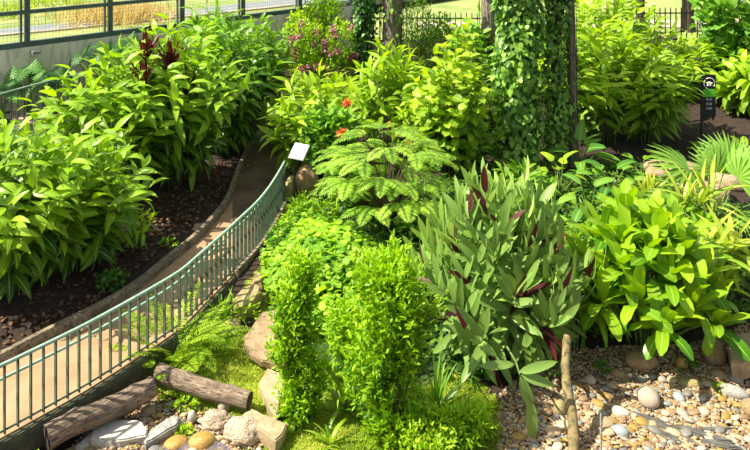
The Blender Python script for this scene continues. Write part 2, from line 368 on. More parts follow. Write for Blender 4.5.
# ------------------------------------------------------------------ naming
def tag(o, label=None, cat=None, group=None, kind=None):
    if label: o['label'] = label
    if cat: o['category'] = cat
    if group: o['group'] = group
    if kind: o['kind'] = kind
    return o
def root(name, loc, label, cat, group=None, rz=0):
    o = bpy.data.objects.new(name, None); COL.objects.link(o); o.location = loc; o.rotation_euler = (0, 0, rz); o.empty_display_size = .2
    return tag(o, label, cat, group)

def az(a): return np.array([math.cos(a), math.sin(a), 0.])

# ------------------------------------------------------------------ plant makers
def cane_plant(name, label, p, h, r, canes=40, nl=12, L=.4, W=.09, mat='ginger', prof='lance', group=None, seed=1, t0=.35, droop=.8, spread=.35,
               cat='plant', low=.45, up=.35, fold=.25, stem_r=.009, dark_frac=0, power=1.7, ns=6, sag=.12, stem_mat='stem', accent=None, shift=(0, 0), dens=1.1, wide=1.4, lean=.6, hang=.8):
    """Clump of arching leafy canes (gingers and the like)."""
    g = np.random.default_rng(seed); T = root(name, p, label, cat, group); st, fo, ac = MB(), MB(), MB(); canes = int(canes * dens); W = W * wide
    for i in range(canes):
        f = math.sqrt((i + .5) / canes); a = i * 2.399963 + g.normal(0, .25)
        out = az(a); hh = h * (1 - (1 - low) * f ** 2) * g.uniform(.86, 1.06); rr = r * f * g.uniform(.75, 1.1)
        b = out * rr * spread; t = np.linspace(0, 1, 9)
        C = b[None] + out[None] * ((rr * (1 - spread)) * t ** power)[:, None]; C[:, 2] = hh * (t - sag * t ** 3) / (1 - sag) ; C[:, 2] -= .05 * (t == 0)
        C[:, 0] += shift[0] * t ** 1.5; C[:, 1] += shift[1] * t ** 1.5
        st.tube(C, np.linspace(stem_r, stem_r * .5, 9), 4, False)
        tt = np.linspace(t0, 1, nl) + g.normal(0, .015, nl); tt = np.clip(tt, .05, 1)
        P = np.stack([np.interp(tt, t, C[:, k]) for k in range(3)], 1)
        G = np.gradient(C, axis=0); Tn = unit(np.stack([np.interp(tt, t, G[:, k]) for k in range(3)], 1))
        side = unit(np.cross(Tn, np.array([0, 0, 1.]) + g.normal(0, .4, 3))); sg = np.where(np.arange(nl) % 2 == 0, 1, -1)[:, None]
        aa = g.uniform(0, 6.28, nl); rad = np.stack([np.cos(aa), np.sin(aa), 0 * aa], 1)
        D = Tn * .45 + side * sg * .7 + out * .45 + rad * .3 + np.array([0, 0, 1.]) * (up * 1.6 * (tt[:, None] - .45) - hang * (1 - tt[:, None]) * f)
        NN = np.array([0, 0, 1.]) + out * lean * (.4 + .6 * f) + g.normal(0, .22, (nl, 3))
        lm = np.sin(PI * (.2 + .7 * (tt - t0) / (1 - t0 + 1e-6))) * .35 + .7
        R = np.clip(g.normal(.5, .22, nl) + .8 * (tt - .62), 0, 1)  # lower leaves toned darker, painting the shade inside the clump
        isac = g.random(nl) < dark_frac if accent else np.zeros(nl, bool)
        for mb_, msk in ((fo, ~isac), (ac, isac)):
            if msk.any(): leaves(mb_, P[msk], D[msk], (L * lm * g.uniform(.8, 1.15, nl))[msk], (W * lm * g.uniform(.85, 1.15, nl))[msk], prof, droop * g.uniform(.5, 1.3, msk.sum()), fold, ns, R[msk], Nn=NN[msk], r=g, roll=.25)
    st.build('canes', stem_mat, T); fo.build('foliage', mat, T)
    if accent and ac.n: o = ac.build('dark_foliage', accent, T); o['label'] = 'burgundy leaves among the green ones'
    return T

def bush(name, label, p, blobs, n, L, W, mat='small_lime', prof='diamond', group=None, seed=1, cat='shrub', droop=.35, outward=.6, shell=.45, twigs=26, up=.5, fold=.3, ns=3, twig_mat='twig', cl=0.0, mat2=None):
    """Shrub whose leaves fill ellipsoid blobs (cx,cy,cz,rx,ry,rz) relative to its foot."""
    g = np.random.default_rng(seed); T = root(name, p, label, cat, group); fo, tw = MB(), MB()
    vol = np.array([b[3] * b[4] * b[5] for b in blobs]) ** .7; cnt = (vol / vol.sum() * n).astype(int)
    for b, k in zip(blobs, cnt):
        c = np.array(b[:3]); R = np.array(b[3:])
        d = unit(g.normal(0, 1, (k, 3))); rad = 1 - shell * g.random(k) ** 1.5
        lump = 1 + .2 * np.sin(d[:, 0] * 7 + seed) * np.sin(d[:, 2] * 9 + d[:, 1] * 6)
        P = c + d * R * (rad * lump)[:, None]
        if cl:  # leaves gathered in sprigs
            q = max(1, k // 9); cen = P[:q] * (1 + g.normal(0, .07, (q, 1)) * np.array([1, 1, 0])); P = cen[np.arange(k) % q] + g.normal(0, cl, (k, 3)) + np.array([0, 0, 1.]) * (np.arange(k) // q)[:, None] * cl * .45; d = unit(d[np.arange(k) % q] + g.normal(0, .35, (k, 3)))
        keep = P[:, 2] > .01; P, d2, rd = P[keep], d[keep], rad[keep]
        D = d2 * outward + g.normal(0, .55, (len(P), 3)) + np.array([0, 0, up])
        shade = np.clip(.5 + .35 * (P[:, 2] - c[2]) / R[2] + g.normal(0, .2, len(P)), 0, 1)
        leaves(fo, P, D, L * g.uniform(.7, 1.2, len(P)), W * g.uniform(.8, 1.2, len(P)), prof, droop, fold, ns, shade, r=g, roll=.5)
        for _ in range(max(3, twigs // len(blobs))):
            dd = unit(g.normal(0, 1, 3)); e = c + dd * R * .85
            if e[2] < .03: continue
            s0 = np.array([g.normal(0, .03), g.normal(0, .03), -.05]); t = np.linspace(0, 1, 5)[:, None]
            mid = np.array([c[0] * .6, c[1] * .6, e[2] * .55]); tw.tube((1 - t) ** 2 * s0 + 2 * t * (1 - t) * mid + t * t * e, np.linspace(.014, .004, 5), 4, False)
    tw.build('stems', twig_mat, T); fo.build('foliage', mat, T)
    return T

def rosette(fo, c, n, L, W, g, prof='strap', elev=(.2, 1.35), droop=.9, fold=.2, ns=7, wave=0, tone=0):
    a = np.arange(n) * 2.39996 + g.normal(0, .2, n); f = (np.arange(n) + .5) / n
    e = elev[1] - (elev[1] - elev[0]) * f + g.normal(0, .08, n)
    D = np.stack([np.cos(a) * np.cos(e), np.sin(a) * np.cos(e), np.sin(e)], 1)
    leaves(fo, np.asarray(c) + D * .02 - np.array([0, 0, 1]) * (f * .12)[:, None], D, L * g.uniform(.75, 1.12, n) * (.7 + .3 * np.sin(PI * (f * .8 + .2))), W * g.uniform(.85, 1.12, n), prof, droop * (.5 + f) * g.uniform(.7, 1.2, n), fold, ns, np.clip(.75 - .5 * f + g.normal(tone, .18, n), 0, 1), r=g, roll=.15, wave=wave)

def rosette_plant(name, label, p, heads, n=20, L=.5, W=.11, mat='strap', prof='strap', seed=1, droop=.9, elev=(.1, 1.4), group=None, cat='plant', wave=0, stem_mat='stem', fold=.2, tone=0):
    """Heads (x,y,z) of strap leaves, each on its own leaning stem."""
    g = np.random.default_rng(seed); T = root(name, p, label, cat, group); st, fo = MB(), MB()
    for hx, hy, hz in heads:
        t = np.linspace(0, 1, 6)[:, None]; A = np.array([hx * .3, hy * .3, -.05]); B = np.array([hx, hy, hz]); Md = np.array([hx * .5, hy * .5, hz * .6])
        if hz > .08: st.tube((1 - t) ** 2 * A + 2 * t * (1 - t) * Md + t * t * B, .022, 6)
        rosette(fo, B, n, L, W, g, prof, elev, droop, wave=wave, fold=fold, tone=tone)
    if st.n: st.build('stems', stem_mat, T)
    fo.build('foliage', mat, T); return T

def frond(fo, st, p, d, L, W, g, droop=1.1, n=18, pw=.035, up=(0, 0, 1), tone=.5, side_droop=.3, rr=.005, prof='lance'):
    """One feather frond: rachis with pinnae along both sides."""
    d = unit(np.asarray(d, float)); nv = np.array(up) - np.dot(up, d) * d; nv = unit(nv); s = np.cross(d, nv)
    t = np.linspace(.0, 1, n); k = droop; X = np.sin(k * t) / k; Y = -(1 - np.cos(k * t)) / k
    C = p + L * (X[:, None] * d + Y[:, None] * nv); Tn = np.cos(k * t)[:, None] * d - np.sin(k * t)[:, None] * nv
    st.tube(C, np.linspace(rr, rr * .3, n), 4, False)
    tt = t[2:]; w = (np.sin(PI * (tt * .88 + .1)) ** .7)
    for sg in (1, -1):
        Nt = np.sin(k * tt)[:, None] * d + np.cos(k * tt)[:, None] * nv
        leaves(fo, C[2:], sg * s + Tn[2:] * .45 + g.normal(0, .05, (n - 2, 3)), W * w, pw, prof, side_droop, .15, 3, np.clip(g.normal(tone, .15, n - 2), 0, 1), Nn=Nt, roll=.12, r=g)

def fern(name, label, p, n=12, L=.6, W=.14, seed=1, mat='fern', group=None, elev=(.3, 1.1), droop=1.2, pw=.03, pn=20, arc=(0, 2 * PI), cat='fern'):
    g = np.random.default_rng(seed); T = root(name, p, label, cat, group); fo, st = MB(), MB()
    for i in range(n):
        a = arc[0] + (arc[1] - arc[0]) * (i + g.uniform(-.3, .3)) / n; e = g.uniform(*elev); l = L * g.uniform(.75, 1.15)
        frond(fo, st, az(a) * .03, [math.cos(a) * math.cos(e), math.sin(a) * math.cos(e), math.sin(e)], l, W * g.uniform(.85, 1.1), g, droop * g.uniform(.7, 1.2), pn, pw, tone=g.uniform(.35, .75))
    st.build('frond_stalks', 'stem', T); fo.build('fronds', mat, T); return T

def fan_leaf(fo, c, d, R, g, n=22, spread=2.5, W=.05, droop=.5, tone=.5, up=(0, 0, 1)):
    d = unit(np.asarray(d, float)); nv = unit(np.array(up) - np.dot(up, d) * d); s = np.cross(d, nv)
    a = np.linspace(-spread, spread, n); D = np.cos(a)[:, None] * d + np.sin(a)[:, None] * s + np.where(np.arange(n) % 2, .03, -.03)[:, None] * nv
    leaves(fo, np.tile(c, (n, 1)), D, R * (1 - .12 * np.abs(a) / spread) * g.uniform(.93, 1.05, n), W * R / .5, 'diamond', droop, .35, 6, np.clip(g.normal(tone, .12, n), 0, 1), Nn=np.tile(nv, (n, 1)), roll=.02, r=g)

def cover_patch(name, label, poly, n, L, W, mat, prof='round', seed=1, hgt=None, cat='ground cover', kind=None, up=.9, jitter=.4, droop=.3, zoff=(.02, .12), stalk=False, group=None, ns=4, fold=.15, horizontal=True):
    """Low plants spread over a ground polygon (plan points)."""
    g = np.random.default_rng(seed); poly = np.array(poly); c = poly.mean(0); base = np.array([c[0], c[1], H(c[0], c[1])]); T = root(name, base, label, cat, group) if not kind else None
    P = sample_poly(poly, n, g); z = H(P[:, 0], P[:, 1]); zz = g.uniform(*zoff, len(P)) + (0 if hgt is None else hgt(P[:, 0], P[:, 1]))
    Q = np.column_stack([P, z + zz]); fo, st = MB(), MB()
    a = g.uniform(0, 2 * PI, len(P)); ud = g.normal(up if not horizontal else 0.05, jitter, len(P))
    D = np.stack([np.cos(a), np.sin(a), ud], 1)
    ton = np.clip(.5 + g.normal(0, .22, len(P)) + .25 * np.sin(P[:, 0] * 3 + seed) * np.sin(P[:, 1] * 2.6), 0, 1)
    leaves(fo, Q - (0 if kind else base), D, L * g.uniform(.6, 1.25, len(P)), W * g.uniform(.7, 1.2, len(P)), prof, droop, fold, ns, ton, r=g, roll=.4)
    if kind:
        o = fo.build(name, mat); return tag(o, label, cat, group, kind)
    if stalk:
        for i in range(0, len(P), 3):
            q = Q[i] - base; st.tube([[q[0] * 1, q[1], z[i] - base[2] - .03], q], .004, 3, False)
        st.build('stalks', 'stem', T)
    fo.build('foliage', mat, T); return T

def in_poly(poly, X, Y):
    ins = np.zeros(X.shape, bool); j = len(poly) - 1
    for i in range(len(poly)):
        xi, yi = poly[i]; xj, yj = poly[j]
        c = ((yi > Y) != (yj > Y)) & (X < (xj - xi) * (Y - yi) / (yj - yi + 1e-12) + xi); ins ^= c; j = i
    return ins
def sample_poly(poly, n, g):
    poly = np.array(poly); lo, hi = poly.min(0), poly.max(0); out = []; k = 0
    while k < n:
        q = g.uniform(lo, hi, (n * 2, 2)); q = q[in_poly(poly, q[:, 0], q[:, 1])]; out.append(q); k += len(q)
    return np.vstack(out)[:n]
def wpoly(pxs): return [tuple(gp(x, y)[:2]) for x, y in pxs]

# ================================================================== THE SETTING
moss_z = [wpoly([(165, 330), (225, 318), (262, 345), (300, 355), (345, 372), (350, 540), (250, 540), (240, 430), (160, 400), (120, 372)]), wpoly([(400, 390), (470, 372), (505, 410), (500, 540), (400, 540)]), wpoly([(345, 395), (420, 400), (430, 540), (340, 540)]), wpoly([(225, 318), (258, 268), (285, 262), (262, 320)])]
grav_z = [wpoly([(492, 540), (497, 440), (500, 395), (545, 352), (600, 348), (690, 345), (760, 320), (860, 330), (900, 540)]), wpoly([(20, 540), (60, 462), (100, 415), (150, 385), (200, 408), (262, 440), (258, 540)])]
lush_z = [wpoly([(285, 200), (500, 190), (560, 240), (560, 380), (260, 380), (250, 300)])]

def build_ground():
    xs = np.linspace(-14, 14, 250); ys = np.linspace(4, 31, 260); X, Y = np.meshgrid(xs, ys); X, Y = X.ravel(), Y.ravel()
    Z = H(X, Y) + .025 * np.sin(X * 5.3 + Y * 3.1) * np.sin(Y * 6.1)
    nx, ny = 250, 260; i = np.arange(nx * ny).reshape(ny, nx)
    Fc = np.stack([i[:-1, :-1], i[:-1, 1:], i[1:, 1:], i[1:, :-1]], -1).reshape(-1, 4)
    mb = MB(); mb.add(np.column_stack([X, Y, Z]), Fc); o = mb.build('ground', 'ground')
    a = o.data.attributes.new('zone', 'FLOAT_COLOR', 'POINT'); c = np.zeros((len(X), 4), np.float32); c[:, 3] = 1
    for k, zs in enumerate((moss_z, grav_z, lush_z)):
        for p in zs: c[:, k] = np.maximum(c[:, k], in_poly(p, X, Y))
    a.data.foreach_set('color', c.ravel()); o['kind'] = 'structure'
build_ground()

# concrete/tan path: strip between kerb and railing, then round behind the gingers along the wall
W0 = np.array([-10.3, 19.7]); W1 = np.array([-2.86, 27.5]); WD = (W1 - W0) / np.linalg.norm(W1 - W0); WN = np.array([WD[1], -WD[0]])
WALL_TOP = 2.6
n_ = 90
def resamp(l, n):
    s = np.r_[0, np.cumsum(np.linalg.norm(np.diff(l, axis=0), axis=1))]; q = np.linspace(0, s[-1], n); return np.stack([np.interp(q, s, l[:, k]) for k in range(2)], 1)
left_edge = resamp(kerb_xy, n_); right_edge = resamp(rail_xy, n_)
ext_l = smooth_line([left_edge[-1], left_edge[-1] + np.array([.15, 1.2]), left_edge[-1] + np.array([0, 2.4]), (-4.3, 25.2)], .2)[1:]
ext_r = smooth_line([right_edge[-1], right_edge[-1] + np.array([.1, 1.6]), (-1.3, 20), (-1.5, 23), (-2.5, 26.6)], .2)[1:]
m_ = 60; le = np.vstack([left_edge, resamp(ext_l, m_)]); re_ = np.vstack([right_edge, resamp(ext_r, m_)])
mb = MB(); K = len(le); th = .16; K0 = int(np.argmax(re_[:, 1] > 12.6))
for zt, flip in ((0, False), (-th, True)):
    V = np.vstack([np.column_stack([le, np.full(K, zt)]), np.column_stack([re_, np.full(K, zt)])])
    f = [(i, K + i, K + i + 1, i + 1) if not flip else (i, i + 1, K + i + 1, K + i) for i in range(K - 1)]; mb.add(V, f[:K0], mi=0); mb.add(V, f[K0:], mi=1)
for e in (le, re_):
    V = np.vstack([np.column_stack([e, np.zeros(K)]), np.column_stack([e, np.full(K, -th)])]); mb.add(V, [(i, i + 1, K + i + 1, K + i) for i in range(K - 1)])
tag(mb.build('path', ['path', rough_mat('shaded_path', (.075, .042, .028), (.20, .125, .08), 1.4, .85, .2, (.11, .065, .04), 30)], smooth=False), kind='structure')  # far stretch gets a darker brown: plant shade painted into the path colour

def strip(line, zc, w, h, name, mat, parent=None, off=0.0):
    """Rectangular bar following a plan line."""
    T = unit(np.gradient(line, axis=0)); Nn = np.stack([T[:, 1], -T[:, 0]], 1); mb = MB(); n = len(line); V = []
    prof = [(-w / 2, -h / 2), (w / 2, -h / 2), (w / 2, h / 2 * .6), (w / 2 * .6, h / 2), (-w / 2 * .6, h / 2), (-w / 2, h / 2 * .6)]
    for a, b in prof: V.append(np.column_stack([line + Nn * (a + off), np.full(n, zc + b)]))
    V = np.vstack(V); k = len(prof)
    f = [(j * n + i, ((j + 1) % k) * n + i, ((j + 1) % k) * n + i + 1, j * n + i + 1) for j in range(k) for i in range(n - 1)]
    mb.add(V, f); mb.add(V[[j * n for j in range(k)]], [tuple(range(k))[::-1]]); mb.add(V[[j * n + n - 1 for j in range(k)]], [tuple(range(k))])
    return mb.build(name, mat, parent, smooth=False)
kline = np.vstack([kerb_xy, ext_l[:3]])
tag(strip(kline, .03, .13, .22, 'trim_1', 'kerb'), kind='structure')
b_ = strip(rail_xy[:int(len(rail_xy) * .62)], -.17, .12, .3, 'trim_2', 'fascia', off=.04); b_['kind'] = 'structure'
# rough brown timber edging beyond the beam
b_ = strip(rail_xy[int(len(rail_xy) * .6):], -.03, .09, .2, 'trim_3', 'kerb', off=.05); b_['kind'] = 'structure'

# concrete wall with a steel fence on top
def wall_pt(s, off=0): return W0 + WD * s + WN * off
S0, S1 = -4.2, 13.5
mb = MB(); c = (wall_pt(S0) + wall_pt(S1)) / 2; angW = math.atan2(WD[1], WD[0])
mb.box((c[0], c[1], WALL_TOP / 2 - .15), (S1 - S0, .25, WALL_TOP + .3), angW, bev=.015)
tag(mb.build('wall_left', 'concrete', smooth=False), kind='structure')
# wall lamp (small grey box fixed under the coping)
def on_wall(px, py):
    """Point of the wall's near face seen at a photo pixel."""
    d = ray(px, py); o = W0 + WN * .125; t = ((o - 0) @ WN) / (d[:2] @ WN); return d * t + np.array([0, 0, CAMZ])
q = on_wall(34, 52); lamp = root('wall_lamp', q, 'small grey box lamp fixed to the concrete wall below the fence', 'lamp', rz=angW)
mb = MB(); mb.box((0, -.1, 0), (.22, .2, .1), bev=.012); mb.build('housing', 'grey_rock', lamp, smooth=False)
mb = MB(); mb.box((0, -.11, -.06), (.17, .14, .03), bev=.005); mb.build('diffuser', 'white', lamp, smooth=False)

fence = root('metal_fence', (W0[0], W0[1], WALL_TOP), 'grey green steel fence with wire mesh panels standing on the concrete wall', 'fence', rz=angW)
post_s = []
for px in (27, 110, 182, 243, 300, 352): d = ray(px, 10); t = ((W0) @ WN) / (d[:2] @ WN); post_s.append(((d[:2] * t) - W0) @ WD)
sp = post_s[1] - post_s[0]; post_s = [post_s[0] - sp * 2, post_s[0] - sp] + post_s
FH = 2.1
for s_ in post_s:
    mb = MB(); mb.box((s_, 0, FH / 2), (.13, .13, FH), bev=.01); mb.box((s_ - .16, .02, FH / 2), (.05, .08, FH), bev=.005); mb.build('post', 'steel_green', fence, smooth=False)
a0, a1 = post_s[0] - .5, post_s[-1] + .1
for zz, hh, dd in ((.08, .15, .16), (.98, .11, .12), (2.05, .12, .12)):
    mb = MB(); mb.box(((a0 + a1) / 2, -.01, zz), (a1 - a0, dd, hh), bev=.008); mb.build('rail', 'steel_green', fence, smooth=False)
for i in range(len(post_s) - 1):
    mb = MB(); x0, x1 = post_s[i] + .07, post_s[i + 1] - .07
    for x in np.arange(x0 + .05, x1, .1): mb.tube([(x, .03, .12), (x, .03, 2.0)], .0035, 3, False)
    for z in np.arange(.2, 2.0, .1): mb.tube([(x0, .03, z), (x1, .03, z)], .0035, 3, False)
    mb.build('wire_mesh', 'steel_green', fence)

# main railing
R3 = smooth_line([(p[0], p[1]) for p in rail_xy], .02)
rl = root('curved_railing', (R3[0][0], R3[0][1], 0), 'long curved green metal railing with vertical bars beside the tan path', 'railing')
O = np.array([R3[0][0], R3[0][1], 0.])
def rel(P): return np.asarray(P) - O
top = np.column_stack([R3[::10], np.full(len(R3[::10]), RAIL_H)]); mb = MB(); mb.tube(rel(top), .026, 8); mb.build('top_rail', 'rail', rl)
T_ = unit(np.gradient(R3, axis=0)); IN = np.stack([-T_[:, 1], T_[:, 0]], 1)
hr = (R3 + IN * .13)[::10]; mb = MB(); mb.tube(rel(np.column_stack([hr, np.full(len(hr), RAIL_H - .245)])), .02, 8); o = mb.build('handrail', 'rail', rl); o['label'] = 'lower inner handrail'
mb = MB(); mb.tube(rel(np.column_stack([R3[::10], np.full(len(R3[::10]), .07)])), .014, 6); mb.build('bottom_rail', 'baluster', rl)
step = int(.17 / .02); k = 0
idx = list(range(3, len(R3) - 2, step))
for i in idx[-96:]:
    p = R3[i]; mb = MB(); rz = math.atan2(T_[i][1], T_[i][0]); v = rel([p[0], p[1], RAIL_H / 2 + .01])
    mb.box(v, (.018, .046, RAIL_H - .04), rz)
    mb.build('baluster', 'baluster', rl, smooth=False)
for i in idx[::12]:
    p, q = R3[i], R3[i] + IN[i] * .13; mb = MB(); mb.tube(rel([(p[0], p[1], RAIL_H - .30), (q[0], q[1], RAIL_H - .30), (q[0], q[1], RAIL_H - .25)]), .008, 5); mb.build('bracket', 'rail', rl)

# second railing in front of the wall
BZ = .9
br = smooth_line([plane(x, y, BZ + .88)[:2] for x, y in ((-90, 122), (0, 97), (40, 86), (80, 76), (120, 67))], .05)
wl = np.stack([wall_pt(s, .13) for s in np.linspace(-4, 4.5, 12)]); bl = resamp(br, 12); mb = MB()
mb.add(np.vstack([np.column_stack([bl - WN * -.12, np.full(12, BZ)]), np.column_stack([wl, np.full(12, BZ)]), np.column_stack([bl + WN * .12, np.full(12, BZ - .5)])]), [(i, i + 1, 13 + i, 12 + i) for i in range(11)] + [(i, 24 + i, 25 + i, i + 1) for i in range(11)])
M['pink_path'] = rough_mat('pinkish_path', (.50, .36, .28), (.66, .50, .40), 2, .9, .1)
tag(mb.build('path', 'pink_path', smooth=False), kind='structure')
bk = root('back_railing', (br[0][0], br[0][1], BZ), 'short dark railing below the concrete wall, half hidden by big leaves', 'railing'); O = np.array([br[0][0], br[0][1], 0.])
mb = MB(); mb.tube(rel(np.column_stack([br, np.full(len(br), .95)])), .025, 6); mb.build('top_rail', 'rail', bk)
mb = MB(); mb.tube(rel(np.column_stack([br, np.full(len(br), .07)])), .015, 6); mb.build('bottom_rail', 'baluster', bk)
for i in range(1, len(br), 4):
    mb = MB(); mb.box(rel([br[i][0], br[i][1], .49]), (.02, .035, .9), 0); mb.build('baluster', 'baluster', bk, smooth=False)

# black picket fence at the far side
def picket(name, label, A, B, z0, hgt, sp=.22, group=None):
    A, B = np.array(A), np.array(B); L_ = np.linalg.norm(B - A); a = math.atan2(B[1] - A[1], B[0] - A[0]); F_ = root(name, (A[0], A[1], z0), label, 'fence', group, rz=a)
    for z in (hgt - .18, .2):
        mb = MB(); mb.box((L_ / 2, 0, z), (L_, .035, .05)); mb.build('rail', 'black', F_, smooth=False)
    n = int(L_ / sp)
    for i in range(n + 1):
        mb = MB(); mb.box((i * sp, 0, hgt / 2), (.035, .035, hgt)); mb.tube([(i * sp, 0, hgt), (i * sp, 0, hgt + .07)], [.025, .002], 5); mb.build('picket', 'black', F_, smooth=False)
picket('picket_fence', 'black picket fence behind the gingers, beside the big tree trunk outside', (6.5, 29.0), (16.5, 29.4), 1.05, 1.45)
picket('picket_fence', 'black picket fence seen above the yellow green shrub between two tree trunks', (-1.8, 29.3), (6.4, 29.0), 1.0, 1.3)

# land outside
def outside():
    xs = np.linspace(-60, 60, 90); ys = np.linspace(0, 1, 50) ** 1.6 * 130; X, Y = np.meshgrid(xs, ys)
    A = WD[1] / WD[0]; line = np.where(X < -2.0, W0[1] + (X - W0[0]) * A + .25, 30.0)
    YY = line + Y; Z = 1.9 + (1.1 - 1.9) * sm(-3.2, -1, X) + .012 * Y; mb = MB(); i = np.arange(90 * 50).reshape(50, 90)
    mb.add(np.column_stack([X.ravel(), YY.ravel(), Z.ravel()]), np.stack([i[:-1, :-1], i[:-1, 1:], i[1:, 1:], i[1:, :-1]], -1).reshape(-1, 4))
    o = mb.build('terrain', rough_mat('outside_lawn', (.13, .21, .04), (.34, .37, .12), .35, .9, .3, (.24, .30, .07), 6)); o['kind'] = 'structure'
outside()
def flat_strip(name, line, w, zoff, mat):
    line = np.array(line, float); T = unit(np.gradient(line[:, :2], axis=0)); Nn = np.stack([T[:, 1], -T[:, 0]], 1); n = len(line)
    V = np.vstack([np.column_stack([line[:, :2] + Nn * w / 2, line[:, 2] + zoff]), np.column_stack([line[:, :2] - Nn * w / 2, line[:, 2] + zoff]), np.column_stack([line[:, :2] + Nn * w / 2, line[:, 2] - .3]), np.column_stack([line[:, :2] - Nn * w / 2, line[:, 2] - .3])])
    mb = MB(); mb.add(V, [(i, n + i, n + i + 1, i + 1) for i in range(n - 1)] + [(i, i + 1, 2 * n + i + 1, 2 * n + i) for i in range(n - 1)] + [(n + i, 3 * n + i, 3 * n + i + 1, n + i + 1) for i in range(n - 1)])
    o = mb.build(name, mat, smooth=False); o['kind'] = 'structure'
M['outer_path'] = rough_mat('pale_outer_path', (.38, .30, .22), (.48, .40, .31), 2, .9, .1)
M['asphalt'] = rough_mat('grey_road', (.17, .19, .19), (.24, .26, .26), 3, .9, .1)
flat_strip('road', [(-22, 20.5, 2.0), (-12, 28.5, 2.0), (-4, 36, 2.0), (4, 44, 1.7)], 3.0, .03, M['asphalt'])
flat_strip('trim_4', [(-22, 18.6, 1.98), (-12, 26.6, 1.98), (-4, 34.0, 1.98)], .25, .08, M['outer_path'])
flat_strip('path', [(2, 33.5, 1.15), (9, 34, 1.15), (26, 34, 1.15)], 2.2, .03, M['outer_path'])
flat_strip('path', [(-16, 38, 2.1), (-4, 48, 2.1), (6, 56, 1.9)], 3, .05, M['outer_path'])

# ================================================================== STONES
def rock_mesh(name, mat, sub=3, seed=0, amp=.2, freq=1.6, boxy=0.0, pit=0):
    bm = bmesh.new(); bmesh.ops.create_icosphere(bm, subdivisions=sub, radius=1)
    for v in bm.verts:
        c = v.co.copy()
        if boxy:
            m = max(abs(c.x), abs(c.y), abs(c.z)); c = c.lerp(c / m * .82, boxy)
        n = noise.noise(v.co * freq + Vector((seed * 7.3, seed * 3.1, seed))) * amp + noise.noise(v.co * freq * 3 + Vector((seed, 0, 9))) * amp * .3
        if pit: n -= pit * max(0, noise.noise(v.co * 6.5 + Vector((seed, 5, 1)))) 
        v.co = c * (1 + n)
    mb = MB(); mb.bm(bm); me_o = mb.build(name, mat, smooth=boxy < .5)
    return me_o
def place(o, px, py, sx, sy, sz, rz=0, tilt=(0, 0), sink=.3):
    p = gp(px, py); o.location = (p[0], p[1], p[2] + sz * (1 - 2 * sink) ); o.scale = (sx, sy, sz); o.rotation_euler = (tilt[0], tilt[1], rz); return o

def slab(name, mat, pxs, thick, label, cat, ztilt=0, z=None, group=None, seed=0, rise=.0):
    """Flat stone slab with the outline the photo shows, laid on the ground."""
    zz = max(gp(x, y)[2] for x, y in pxs) + rise if z is None else z
    P = np.array([plane(x, y, zz + thick) for x, y in pxs]); c = P.mean(0); g = random.Random(seed); bm = bmesh.new()
    pts = []
    for i in range(len(P)):
        a, b = P[i], P[(i + 1) % len(P)]
        for t in (0, .33, .67): q = a + (b - a) * t - c; pts.append((q[0] + g.uniform(-.012, .012), q[1] + g.uniform(-.012, .012)))
    vs = [bm.verts.new((x, y, 0)) for x, y in pts]; f = bm.faces.new(vs)
    if f.normal.z < 0: f.normal_flip()
    ex = bmesh.ops.extrude_face_region(bm, geom=[f]); bot = [v for v in ex['geom'] if isinstance(v, bmesh.types.BMVert)]
    for v in bot: v.co.z -= thick + .06; v.co.x *= .94; v.co.y *= .94
    bmesh.ops.recalc_face_normals(bm, faces=bm.faces[:])
    bmesh.ops.bevel(bm, geom=[e for e in bm.edges if all(abs(v.co.z) < 1e-5 for v in e.verts)], offset=.018, segments=2, affect='EDGES')
    bmesh.ops.triangulate(bm, faces=[f for f in bm.faces if len(f.verts) > 4]); bmesh.ops.subdivide_edges(bm, edges=bm.edges[:], cuts=1)
    for v in bm.verts: v.co.z += .02 * noise.noise(v.co * 4 + Vector((seed, 0, 0)))
    mb = MB(); mb.bm(bm); o = mb.build(name, mat, smooth=False); o.location = c; return tag(o, label, cat, group)

# stepping stones and boulders by the railing
slab('stepping_stone', 'sand_rock', [(243, 337), (262, 312), (277, 309), (286, 322), (287, 366), (262, 360), (244, 347)], .06, 'large tan stepping stone partly under the round leaved ground cover', 'stone', seed=1)
slab('stepping_stone', 'cream_rock', [(258, 383), (267, 367), (281, 372), (284, 392), (276, 418), (266, 398)], .10, 'pointed cream stepping stone standing between the log end and the slim column shrub', 'stone', seed=2)
o = slab('stone_block', 'cream_rock', [(243, 413), (252, 408), (287, 423), (284, 432), (276, 440), (246, 422)], .16, 'long pale cream stone block lying next to the pitted boulders', 'stone', seed=3)
place(tag(rock_mesh('boulder', 'moss_rock', 3, 4, .24, 1.3, .6), 'tall mossy tan boulder beside the railing, next to the largest stepping stone', 'rock'), 247, 308, .18, .34, .17, -.5, (.2, .1), .25)
place(tag(rock_mesh('boulder', 'sand_rock', 3, 5, .2, 1.3, .35), 'tan boulder under the railing end of the round leaved ground cover', 'rock'), 264, 284, .18, .26, .13, -.6, (.2, 0), .25)
place(tag(rock_mesh('boulder', 'moss_rock', 3, 6, .2, 1.5, .3), 'low moss covered boulder behind the fern near the second log', 'rock'), 228, 330, .22, .2, .10, .3, (0, 0), .3)
place(tag(rock_mesh('pitted_rock', 'coral_rock', 4, 7, .22, 1.6, 0, .28), 'pitted pinkish cream rock below the round grey stone', 'rock'), 216, 426, .20, .14, .13, .1, (0, 0), .25)
place(tag(rock_mesh('pitted_rock', 'coral_rock', 4, 8, .18, 1.6, 0, .28), 'larger pitted cream rock touching the pale stone block', 'rock'), 243, 438, .26, .19, .16, -.2, (0, 0), .25)
place(tag(rock_mesh('river_stone', 'taupe_rock', 3, 9, .08), 'round grey stone just below the end of the second log', 'stone'), 224, 411, .085, .08, .1, .1, (0, 0), .15)
